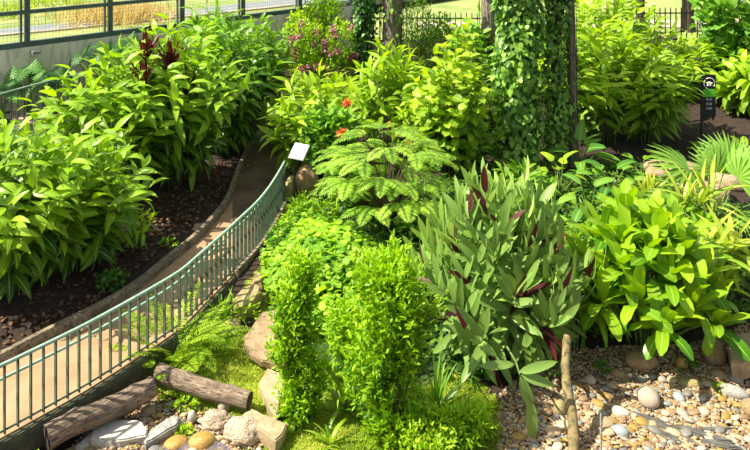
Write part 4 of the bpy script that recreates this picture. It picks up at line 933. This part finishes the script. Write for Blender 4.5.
p = P3(440, 84); h_ = hh(p, 16); bush('tall_shrub', 'grey green shrub in front of the short picket fence', p, [(0, 0, h_ * .5, .8, .5, h_ * .5)], 1300, .15, .08, 'small_green', 'ellip', seed=83)
p = P3(470, 96); h_ = hh(p, 26); bush('tall_shrub', 'large leaved shrub at the foot of the pale grey trunk', p, [(0, 0, h_ * .5, .8, .6, h_ * .5)], 420, .34, .17, 'big_leaf', 'ellip', seed=84, ns=5, droop=.8)
p = P3(540, 96); h_ = hh(p, 20); bush('tall_shrub', 'shaded green shrub behind the ivy covered trunks', p, [(0, 0, h_ * .5, 1.3, .6, h_ * .5)], 1500, .2, .09, 'small_green', 'lance', seed=85)
p = P3(345, 120); cane_plant('shell_ginger', 'ginger clump directly below the dusky pink blossom', p, hh(p, 76), 1.1, 30, 11, .45, .08, 'ginger_lime', seed=86)
# yellow-green broad-leaved shrub
p = P3(452, 178); h_ = hh(p, 50, .2); cane_plant('broad_leaved_shrub', 'broad leaved yellow green shrub beside the ivy covered trunks', p, h_, 1.05, 42, 12, .34, .145, 'broad', 'ellip', seed=90, t0=.25, stem_mat='twig', droop=.7, up=.2, cat='shrub', low=.6)
p = P3(462, 134); h_ = hh(p, 22, 0); cane_plant('broad_leaved_shrub', 'taller yellow green shrub behind, in front of the pale grey trunk', p, h_, .8, 22, 11, .34, .15, 'broad', 'ellip', seed=91, t0=.3, stem_mat='twig', droop=.7, up=.2, cat='shrub')
p = P3(420, 168); h_ = hh(p, 96, .2); cane_plant('broad_leaved_shrub', 'low yellow green shrub behind the feathery shrub', p, h_, .7, 22, 10, .26, .12, 'broad', 'ellip', seed=92, t0=.25, stem_mat='twig', droop=.7, up=.2, cat='shrub', low=.6)
# hibiscus-like shrub round the sign
p = P3(326, 186); h_ = hh(p, 108, .1); bush('hibiscus_shrub', 'rounded leaf shrub with orange red flowers beside the information board', p, [(0, 0, h_ * .62, .62, .5, h_ * .38), (.35, 0, h_ * .72, .4, .4, h_ * .26)], 900, .17, .13, 'big_leaf', 'ellip', seed=95, ns=4)
def flower(label, px, py, y, r_):
    T = root('red_flower', plane(px, py, z_at(y, py)), label, 'flower'); g = np.random.default_rng(int(px)); fo = MB(); k = 60; d = unit(g.normal(0, 1, (k, 3)) + [0, -.4, .4])
    leaves(fo, np.zeros((k, 3)), d, r_, r_ * .22, 'lance', .5, .2, 3, r=g); fo.build('petals', 'flower_red', T); mb = MB(); mb.tube([(0, .02, 0), (0, .12, -.1), (.0, .25, -.25)], .006, 5); mb.build('stalk', 'stem', T)
for px, py, yo, r_, lb in [(342, 133, -.9, .15, 'orange red pompom flower, brightest of the flowers near the board'), (347, 103, -.7, .14, 'dull red flower head among the ginger leaves above the brightest one'), (390, 124, -.2, .07, 'small brown red flower above the feathery shrub'), (411, 142, -1.2, .13, 'orange flower head at the edge of the yellow green shrub'), (390, 165, -.7, .06, 'tiny dark red bud in the middle of the feathery shrub')]:
    flower(lb, px, py, p[1] + yo, r_)

# feathery shrub
def feathery(label, p, h_, R, n, seed):
    g = np.random.default_rng(seed); T = root('feathery_shrub', p, label, 'shrub'); fo, st, tw = MB(), MB(), MB()
    for i in range(n):
        f = math.sqrt((i + .5) / n); a = i * 2.4; z = h_ * (1 - .32 * f * f) * g.uniform(.5, 1.0); e = az(a) * R * .68 * f + np.array([0, 0, z])
        tw.tube([(0, 0, -.03), np.array([e[0] * .4, e[1] * .4, z * .6]), e], [.02, .013, .006], 5)
        for k in range(3):
            b = a + (k - 1) * .75; frond(fo, st, e, [math.cos(b), math.sin(b), .35], R * .5, .17, g, .9, 20, .036, tone=g.uniform(.3, .9))
    tw.build('stems', 'twig', T); st.build('frond_stalks', 'stem', T); fo.build('fronds', 'fern_mid', T)
p = P3(388, 232); feathery('feathery leaved shrub with layered fronds at the middle of the garden', p, hh(p, 118, .3), 1.4, 34, 100)
p = P3(362, 214); feathery('smaller feathery shrub behind the round leaved ground cover', p, hh(p, 140), .9, 18, 101)
for i, (px, py, L_, m, lb) in enumerate([(345, 205, .5, 'fern', 'bright fern just behind the round leaved ground cover'), (318, 188, .45, 'fern', 'upright fern beside the reddish boulder'), (425, 232, .55, 'fern_dark', 'dark fern between the feathery shrub and the grey green clump'), (450, 212, .5, 'fern_dark', 'dark fern behind the grey green clump'), (408, 205, .5, 'fern_mid', 'mid green fern under the yellow green shrub'), (400, 250, .5, 'fern_mid', 'mid green fern above the wide column shrub'), (300, 208, .4, 'fern', 'small yellow green fern at the end of the railing'), (440, 262, .5, 'fern_dark', 'dark fern touching the grey green clump'), (480, 200, .5, 'fern_dark', 'dark fern below the wide ivy trunk'), (382, 258, .45, 'fern_mid', 'soft fern at the edge of the round leaved ground cover')]):
    fern('fern', lb, P3(px, py), 14, L_, .13, 110 + i, m, elev=(.2, 1.2))
cover_patch('creeping_plants', 'dark low creeping plants covering the soil in the middle of the garden', wpoly([(300, 195), (470, 178), (600, 180), (600, 260), (560, 385), (440, 385), (400, 330), (380, 280), (340, 250)]), 9000, .13, .06, 'small_dark', 'ellip', 120, kind='stuff', zoff=(.01, .22), horizontal=False, up=.5, ns=3)

# round-leaved ground cover mound
pc = gp(320, 290)
def mound(x, y): return .38 * np.exp(-((x - pc[0]) / .85) ** 2 - ((y - pc[1]) / 1.3) ** 2)
cover_patch('round_leaved_cover', 'mound of bright round leaved ground cover spilling over the stepping stone', wpoly([(268, 300), (262, 262), (272, 240), (292, 215), (330, 222), (372, 250), (388, 290), (388, 345), (345, 352), (300, 335), (284, 312)]), 3600, .145, .14, 'cover', 'round', 121, hgt=mound, zoff=(.0, .16), jitter=.28, stalk=True)
cover_patch('yellow_green_cover', 'yellow green narrow leaved plants along the far end of the railing', wpoly([(284, 222), (276, 240), (300, 218), (340, 222), (338, 208), (300, 200)]), 520, .16, .045, 'fern', 'lance', 122, zoff=(.02, .2), horizontal=False, up=.9, ns=4)

# column shrubs
def colblobs(h_, r, k, g, wob=.07):
    return [(g.normal(0, wob), g.normal(0, wob), h_ * (i + .5) / k, r * (.85 + .35 * math.sin(PI * (i + .7) / (k + .6)) - .2 * i / k), r * (1 - .2 * i / k), h_ / k * .85) for i in range(k)]
g = np.random.default_rng(4)
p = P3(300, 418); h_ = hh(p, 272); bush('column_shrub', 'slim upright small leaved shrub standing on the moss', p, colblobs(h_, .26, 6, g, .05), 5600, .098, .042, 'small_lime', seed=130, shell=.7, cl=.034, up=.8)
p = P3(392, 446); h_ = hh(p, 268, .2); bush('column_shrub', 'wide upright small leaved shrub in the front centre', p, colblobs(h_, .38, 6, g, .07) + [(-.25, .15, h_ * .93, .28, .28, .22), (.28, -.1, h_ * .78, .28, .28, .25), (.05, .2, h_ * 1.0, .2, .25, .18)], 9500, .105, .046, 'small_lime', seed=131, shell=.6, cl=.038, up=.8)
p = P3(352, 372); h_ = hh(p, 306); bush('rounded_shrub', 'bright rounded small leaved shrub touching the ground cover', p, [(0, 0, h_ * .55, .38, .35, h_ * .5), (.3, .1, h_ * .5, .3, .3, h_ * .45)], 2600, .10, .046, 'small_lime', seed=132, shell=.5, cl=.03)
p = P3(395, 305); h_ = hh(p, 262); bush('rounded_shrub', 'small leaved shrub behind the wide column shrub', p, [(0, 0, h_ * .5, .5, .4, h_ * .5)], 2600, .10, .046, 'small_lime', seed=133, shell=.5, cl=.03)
p = P3(455, 446); bush('low_shrub', 'low bright lime shrub beside the gravel', p, [(0, 0, .18, .42, .26, .22), (-.3, .05, .14, .28, .24, .18), (.25, .12, .2, .28, .22, .2)], 2300, .09, .038, 'small_lime', seed=134, shell=.6, cl=.03)
p = P3(425, 462); bush('low_shrub', 'low lime shrub at the front edge of the moss', p, [(0, 0, .16, .34, .26, .2)], 1000, .07, .034, 'fern', seed=135, shell=.6, cl=.03)

# strappy plants
p = P3(345, 412); rosette_plant('strap_leaved_lily', 'lily with long arching strap leaves between the two column shrubs', p, [(0, 0, .12)], 22, .75, .055, 'ginger', 'long', 140, 1.7, (.5, 1.45))
p = P3(330, 446); rosette_plant('strap_leaved_lily', 'small drooping lily in front of the slim column shrub', p, [(0, 0, .05)], 12, .42, .045, 'ginger_lime', 'long', 141, 1.6, (.4, 1.3))
p = P3(437, 412); rosette_plant('strap_leaved_lily', 'dark upright strap leaved lily beside the wide column shrub', p, [(0, 0, .05)], 18, .8, .05, 'ginger_mid', 'long', 142, .8, (.9, 1.5))
p = P3(470, 380); rosette_plant('strap_leaved_lily', 'low dark lily in the shade of the grey green clump', p, [(0, 0, .05)], 14, .5, .05, 'fern_dark', 'long', 143, 1.1, (.5, 1.4))
p = P3(330, 380); rosette_plant('strap_leaved_lily', 'short leafy lily right behind the slim column shrub', p, [(0, 0, .05)], 12, .5, .06, 'small_lime', 'long', 144, 1.1, (.5, 1.4))

# ferns on the mossy bank
p = P3(168, 366); fern('bank_fern', 'large yellow green fern leaning over the railing foot beside the logs', p, 22, 1.05, .18, 150, 'fern', elev=(.75, 1.4), droop=1.2, pn=40, pw=.018)
p = P3(192, 352); fern('bank_fern', 'second yellow green fern spreading from the same bank', p, 14, .85, .17, 151, 'fern', elev=(.6, 1.3), droop=1.1, pn=30, arc=(-1.2, 2.4), pw=.019)
p = P3(132, 362); fern('bank_fern', 'smaller yellow green fern just above the lower log end', p, 9, .5, .13, 153, 'fern', elev=(.3, 1.0), droop=1.1, pn=28, pw=.018)
p = P3(222, 320); rosette_plant('sword_leaved_plant', 'spiky sword leaved plant against the railing bars', p, [(0, 0, .03)], 26, .55, .055, 'ginger_mid', 'long', 152, .6, (.2, 1.4))
p = P3(238, 316); rosette_plant('sword_leaved_plant', 'bright narrow leaved plant beside the mossy boulder', p, [(0, 0, .03)], 16, .45, .05, 'ginger_lime', 'long', 154, .8, (.2, 1.3))
for i, (px, py, s_, lb) in enumerate([(68, 420, .16, 'tiny bright fern growing on top of the lower log'), (20, 462, .3, 'bright small fern at the cut end of the lower log'), (0, 446, .22, 'small fern under the path beam at the picture edge'), (172, 402, .22, 'small bright weed between the two logs'), (186, 410, .16, 'tuft of bright weed above the pale egg shaped stone'), (183, 436, .1, 'tiny green sprout between river stones'), (247, 318, .22, 'little fern growing between mossy boulder and stepping stone')]):
    p = P3(px, py); 
    if i == 0: p = plane(66, 411, -.33)
    bush('small_fern', lb, p, [(0, 0, s_ * .4, s_, s_ * .8, s_ * .5)], 90, .08, .045, 'fern', 'lance', seed=160 + i, twigs=3)

# moss and grass
cover_patch('moss', 'yellow green moss and fine grass on the bank around the stones', moss_z[0], 19000, .05, .014, 'grass', 'long', 170, kind='stuff', zoff=(-.005, .01), horizontal=False, up=1.1, ns=2, cat='moss')
cover_patch('grass', 'short bright grass under the wide column shrub and low lime shrub', moss_z[1] , 8000, .07, .014, 'grass', 'long', 171, kind='stuff', zoff=(-.005, .01), horizontal=False, up=1.1, ns=2, cat='grass')
cover_patch('grass', 'short bright grass between the strap leaved lilies', moss_z[2] , 8000, .06, .014, 'grass', 'long', 172, kind='stuff', zoff=(-.005, .01), horizontal=False, up=1.1, ns=2, cat='grass')

# grey-green clump with burgundy undersides
p = P3(500, 342); h_ = hh(p, 176, .6)
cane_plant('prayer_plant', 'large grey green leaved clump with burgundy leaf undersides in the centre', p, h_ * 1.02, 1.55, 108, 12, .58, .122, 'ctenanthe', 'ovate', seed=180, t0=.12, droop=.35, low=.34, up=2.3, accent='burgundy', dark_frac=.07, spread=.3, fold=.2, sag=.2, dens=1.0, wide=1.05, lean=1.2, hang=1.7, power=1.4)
# its long hanging shoot
p2 = P3(520, 395); T = root('hanging_shoot', p2, 'single shoot with long pale leaves hanging down onto the gravel', 'plant'); fo, st = MB(), MB()
y0 = gp(534, 450)[1] + .12
def Q(px, py, dy=0): return ray(px, py) * (y0 + dy) + np.array([0, 0, CAMZ]) - p2
st.tube([Q(500, 330, 1.2), Q(506, 345, .7), Q(516, 362, .2), Q(521, 378), Q(529, 398, -.02), Q(533, 404, -.02)], [.02, .018, .015, .012, .009, .006], 6)
for x0, y0_, x1, y1, w in [(520, 377, 534, 411, .15), (530, 399, 534, 446, .16), (519, 372, 557, 362, .12), (521, 375, 556, 386, .12), (514, 364, 480, 366, .11)]:
    A_, B_ = Q(x0, y0_), Q(x1, y1, -.05); leaves(fo, [A_], [B_ - A_], np.linalg.norm(B_ - A_) * 1.02, w, 'ovate', .25, .25, 8, [.9], Nn=[(0, -.9, .6)], roll=.02)
st.build('stem', 'stem', T); fo.build('foliage', 'ctenanthe', T)

# strap-leaved bush
p = P3(643, 338); g = np.random.default_rng(19); hs = []
H1 = hh(p, 214, .5)
for i in range(32):
    f = math.sqrt((i + .5) / 32); a = i * 2.4 + .3; hs.append((math.cos(a) * 1.12 * f, math.sin(a) * .95 * f, H1 * (1 - .7 * f * f) * g.uniform(.9, 1.05) + .1))
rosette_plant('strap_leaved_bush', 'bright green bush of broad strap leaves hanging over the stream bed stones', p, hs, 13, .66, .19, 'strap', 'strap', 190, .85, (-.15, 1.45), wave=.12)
p = P3(574, 352); rosette_plant('strap_leaved_bush', 'drooping yellow green leaves beside the bare stem between two big clumps', p, [(0, 0, .9), (.22, .3, 1.0), (-.1, .1, .7), (.3, 0, .6), (.45, .3, .85)], 13, .65, .10, 'strap', 'lance', 191, 1.5, (-.1, 1.2))
# yellow arching palm
p = P3(716, 312); rosette_plant('arching_palm', 'plant with long arching yellow edged leaves beside the sandstone block', p, [(0, 0, .95), (.3, .15, .9), (.55, -.05, .9), (-.1, .3, .8)], 18, 1.0, .13, 'strap_yellow', 'lance', 192, 1.25, (.0, 1.25))
p = P3(712, 246); rosette_plant('arching_palm', 'pale striped long leaved plant between the strap bush and the fan palm', p, [(-.25, 0, .8), (.0, .15, .85), (-.5, .1, .7)], 15, 1.0, .09, 'strap_yellow', 'lance', 193, 1.2, (.3, 1.35), tone=-.15)
# fan palm
p = P3(712, 236); g = np.random.default_rng(55); T = root('fan_palm', p, 'fan palm with pleated round leaves in front of the sandstone rocks', 'palm'); fo, st = MB(), MB()
for px, py, yo, R_, dx, dy, dz, tn in [(738, 178, .3, .72, .25, -.3, .75, .6), (688, 168, .5, .8, -.8, -.2, .35, .5), (716, 172, .6, .6, -.1, .2, .9, .6), (752, 168, .5, .7, .8, -.1, .5, .5), (737, 215, -.4, .5, .3, -.9, -.2, .7), (705, 214, -.2, .45, -.5, -.8, -.2, .35), (714, 232, -.5, .42, -.2, -.9, -.5, .5), (764, 200, 0, .6, .9, -.5, .1, .5), (728, 160, 1.0, .65, .1, .5, .7, .4), (672, 200, -.1, .5, -.9, -.5, 0., .25)]:
    y = p[1] + yo; c = np.array([ray(px, py)[0] / ray(px, py)[1] * y, y, z_at(y, py)]) - p
    fan_leaf(fo, c, (dx, dy, dz), R_ * 1.15, g, 22, 1.75, .058, .55, tn, up=(0, -.5, 1)); st.tube([(0, 0, 0), c * [.5, .5, .75] , c], [.02, .014, .01], 5)
st.tube([(0, 0, -.1), (0, 0, .3)], .07, 8); st.build('stalks', 'stem', T); fo.build('fans', 'fan', T)
p = P3(650, 212); rosette_plant('staghorn_fern', 'pale lime staghorn like fern behind the strap leaved bush', p, [(0, 0, .35), (.08, .1, .45), (-.12, 0, .4)], 16, .42, .075, 'strap_yellow', 'diamond', 195, .4, (.3, 1.5))
p = P3(668, 216); fern('fern', 'fine dark fern between the staghorn fern and fan palm', p, 14, .5, .12, 196, 'fern_mid')

for i, (px, py, tp, r, m, lb) in enumerate([(470, 172, 118, .8, 'ginger_mid', 'shaded leafy clump between yellow green shrub and wide ivy trunk'), (520, 205, 165, .8, 'ginger_mid', 'shaded leafy clump at the foot of the wide ivy trunk'), (500, 128, 90, .9, 'ginger_mid', 'dark leafy clump behind the wide ivy trunk'), (430, 240, 196, .7, 'small_dark', 'low dark leafy clump behind the grey green clump'), (585, 285, 228, .8, 'ginger_mid', 'leafy clump filling the gap between the two largest clumps'), (700, 262, 216, .6, 'ginger_mid', 'leafy clump under the lowest palm fans'), (672, 240, 200, .6, 'ginger_mid', 'leafy clump just behind the top of the strap leaved bush')]):
    p = P3(px, py); cane_plant('leafy_clump', lb, p, hh(p, tp, .2), r, 24, 10, .36, .085, m, seed=240 + i, t0=.2, low=.6)
# big-leaved plants by the trunks
def big_leaf_plant(label, p, spec, L_, W_, seed, mat='big_leaf', prof='heart'):
    g = np.random.default_rng(seed); T = root('broad_leaf_plant', p, label, 'plant'); fo, st = MB(), MB()
    for a, e, r_, z in spec:
        c = az(a) * r_ + np.array([0, 0, z]); st.tube([(0, 0, -.03), c * [.5, .5, .6], c], [.015, .012, .008], 5)
        d = az(a) * math.cos(e) + np.array([0, 0, math.sin(e)]); leaves(fo, [c], [d], L_ * g.uniform(.8, 1.15), W_ * g.uniform(.85, 1.1), prof, .7, .2, 9, r=g, roll=.15)
    st.build('stalks', 'stem', T); fo.build('foliage', mat, T)
g = np.random.default_rng(77)
def spec(n, R, z0, z1, e0=-.3, e1=.8): return [(i * 2.4 + g.normal(0, .2), e1 + (e0 - e1) * (i / n), R * math.sqrt((i + .5) / n), z1 + (z0 - z1) * (i / n)) for i in range(n)]
p = P3(580, 172); big_leaf_plant('broad leaved plant with one tall upright leaf beside the bare trunk', p, [(1.2, 1.3, .05, .75)] + spec(11, .5, .2, .7), .55, .30, 200)
p = P3(612, 196); big_leaf_plant('broad leaved plant with flat horizontal leaves in front of the shaded soil', p, spec(14, .75, .15, .6, -.2, .5), .5, .24, 201, prof='ellip')
p = P3(590, 222); big_leaf_plant('broad leaved plant directly behind the strap leaved bush', p, spec(12, .6, .2, .75, -.5, .6), .46, .2, 202, prof='ellip')
p = P3(560, 200); big_leaf_plant('yellow green leaved plant below the narrower ivy trunk', p, spec(12, .45, .2, .9, -.5, .8), .36, .2, 203, 'broad', 'heart')
p = P3(640, 138); big_leaf_plant('small yellow leaved plant on the shaded soil under the gingers', p, spec(12, .4, .25, .6, -.4, .3), .38, .24, 204, 'broad', 'heart')
p = P3(640, 178); big_leaf_plant('low broad leaved plant near the sandstone ledge rocks', p, spec(12, .5, .15, .45, -.3, .5), .4, .2, 205, 'ginger_mid', 'ellip')
for i, (px, py, s_, m, lb) in enumerate([(665, 158, .45, 'fern_mid', 'low fern at the edge of the shaded soil, behind the ledge rock'), (700, 150, .4, 'fern', 'low lime fern at the foot of the black sign post'), (745, 150, .45, 'fern', 'lime fern behind the tallest palm fans'), (600, 236, .5, 'fern_dark', 'dark fern hidden between the big clumps')]):
    fern('fern', lb, P3(px, py), 12, s_, .12, 210 + i, m, elev=(.3, 1.2))
cover_patch('creeping_plants', 'low creeping plants between sandstone rocks and strap leaved bush', wpoly([(560, 240), (590, 165), (650, 165), (700, 205), (760, 210), (760, 320), (560, 345)]), 6500, .13, .06, 'small_dark', 'ellip', 220, kind='stuff', zoff=(.01, .2), horizontal=False, up=.5, ns=3)
p = P3(690, 372); bush('small_fern', 'small green weed between the brown boulder and pebbles', p, [(0, 0, .06, .14, .1, .08)], 80, .07, .035, 'fern_dark', 'lance', seed=221, twigs=3)
p = P3(720, 392); bush('small_fern', 'little bright weed beside the long slanting grey stone', p, [(0, 0, .05, .10, .08, .06)], 60, .06, .03, 'fern', 'lance', seed=222, twigs=3)
p = P3(602, 372); bush('small_fern', 'little dark weed on the gravel under the strap leaved bush', p, [(0, 0, .05, .12, .1, .08)], 60, .08, .035, 'fern_dark', 'lance', seed=223, twigs=3)
# grasses outside
g = np.random.default_rng(91); n = 3500; s = g.uniform(-8, 9, n); o_ = g.uniform(-16, -9.5, n); Q = W0[None] + WD[None] * s[:, None] + WN[None] * o_[:, None]; cl_ = np.sin(s * 1.9) + np.sin(o_ * 1.3 + s)
k = cl_ > -.2; fo = MB(); leaves(fo, np.column_stack([Q[k], np.full(k.sum(), 1.92)]), g.normal(0, .35, (k.sum(), 3)) + [0, 0, 1], .75, .05, 'long', .7, .1, 3, r=g); tag(fo.build('grass', 'grass'), 'long yellow green grass growing outside beyond the steel fence', 'grass', kind='stuff')
n = 1100; c_ = np.array([on_wall(215, 14)[0], on_wall(215, 14)[1]]) - WN * 7.0; Q = c_ + g.normal(0, 1.0, (n, 2)); fo = MB(); leaves(fo, np.column_stack([Q, np.full(n, 1.95)]), g.normal(0, .3, (n, 3)) + [0, 0, 1], .95, .04, 'long', .7, .1, 3, r=g); tag(fo.build('grass', 'dry_grass'), 'straw coloured dry grass tufts outside beyond the steel fence', 'grass', kind='stuff')

# ================================================================== LIGHT
w = bpy.data.worlds.new('sky'); bpy.context.scene.world = w; w.use_nodes = True; nt = w.node_tree; nt.nodes.clear()
sky = nt.nodes.new('ShaderNodeTexSky'); sky.sky_type = 'NISHITA'; sky.sun_disc = False; sky.sun_elevation = math.radians(58); sky.sun_rotation = math.radians(-70); sky.air_density = 1.0; sky.dust_density = 2.5
bg = nt.nodes.new('ShaderNodeBackground'); bg.inputs['Strength'].default_value = .16; ow = nt.nodes.new('ShaderNodeOutputWorld'); hs = nt.nodes.new('ShaderNodeHueSaturation'); hs.inputs['Saturation'].default_value = .45; nt.links.new(sky.outputs[0], hs.inputs['Color']); nt.links.new(hs.outputs[0], bg.inputs[0]); nt.links.new(bg.outputs[0], ow.inputs[0])
sd = bpy.data.lights.new('sun', 'SUN'); sd.energy = 8.6; sd.color = (1.0, .93, .76); sd.angle = math.radians(.7); so = bpy.data.objects.new('sun', sd); COL.objects.link(so)
so.rotation_euler = Vector((-.60, -.13, .74)).to_track_quat('Z', 'Y').to_euler(); so.location = (-6, 2, 12)
sc = bpy.context.scene; sc.view_settings.view_transform = 'Standard'; sc.view_settings.look = 'None'; sc.view_settings.exposure = 0.28; sc.view_settings.gamma = 1.0
sc.cycles.max_bounces = 6; sc.cycles.diffuse_bounces = 3; sc.cycles.transmission_bounces = 4; sc.cycles.transparent_max_bounces = 6
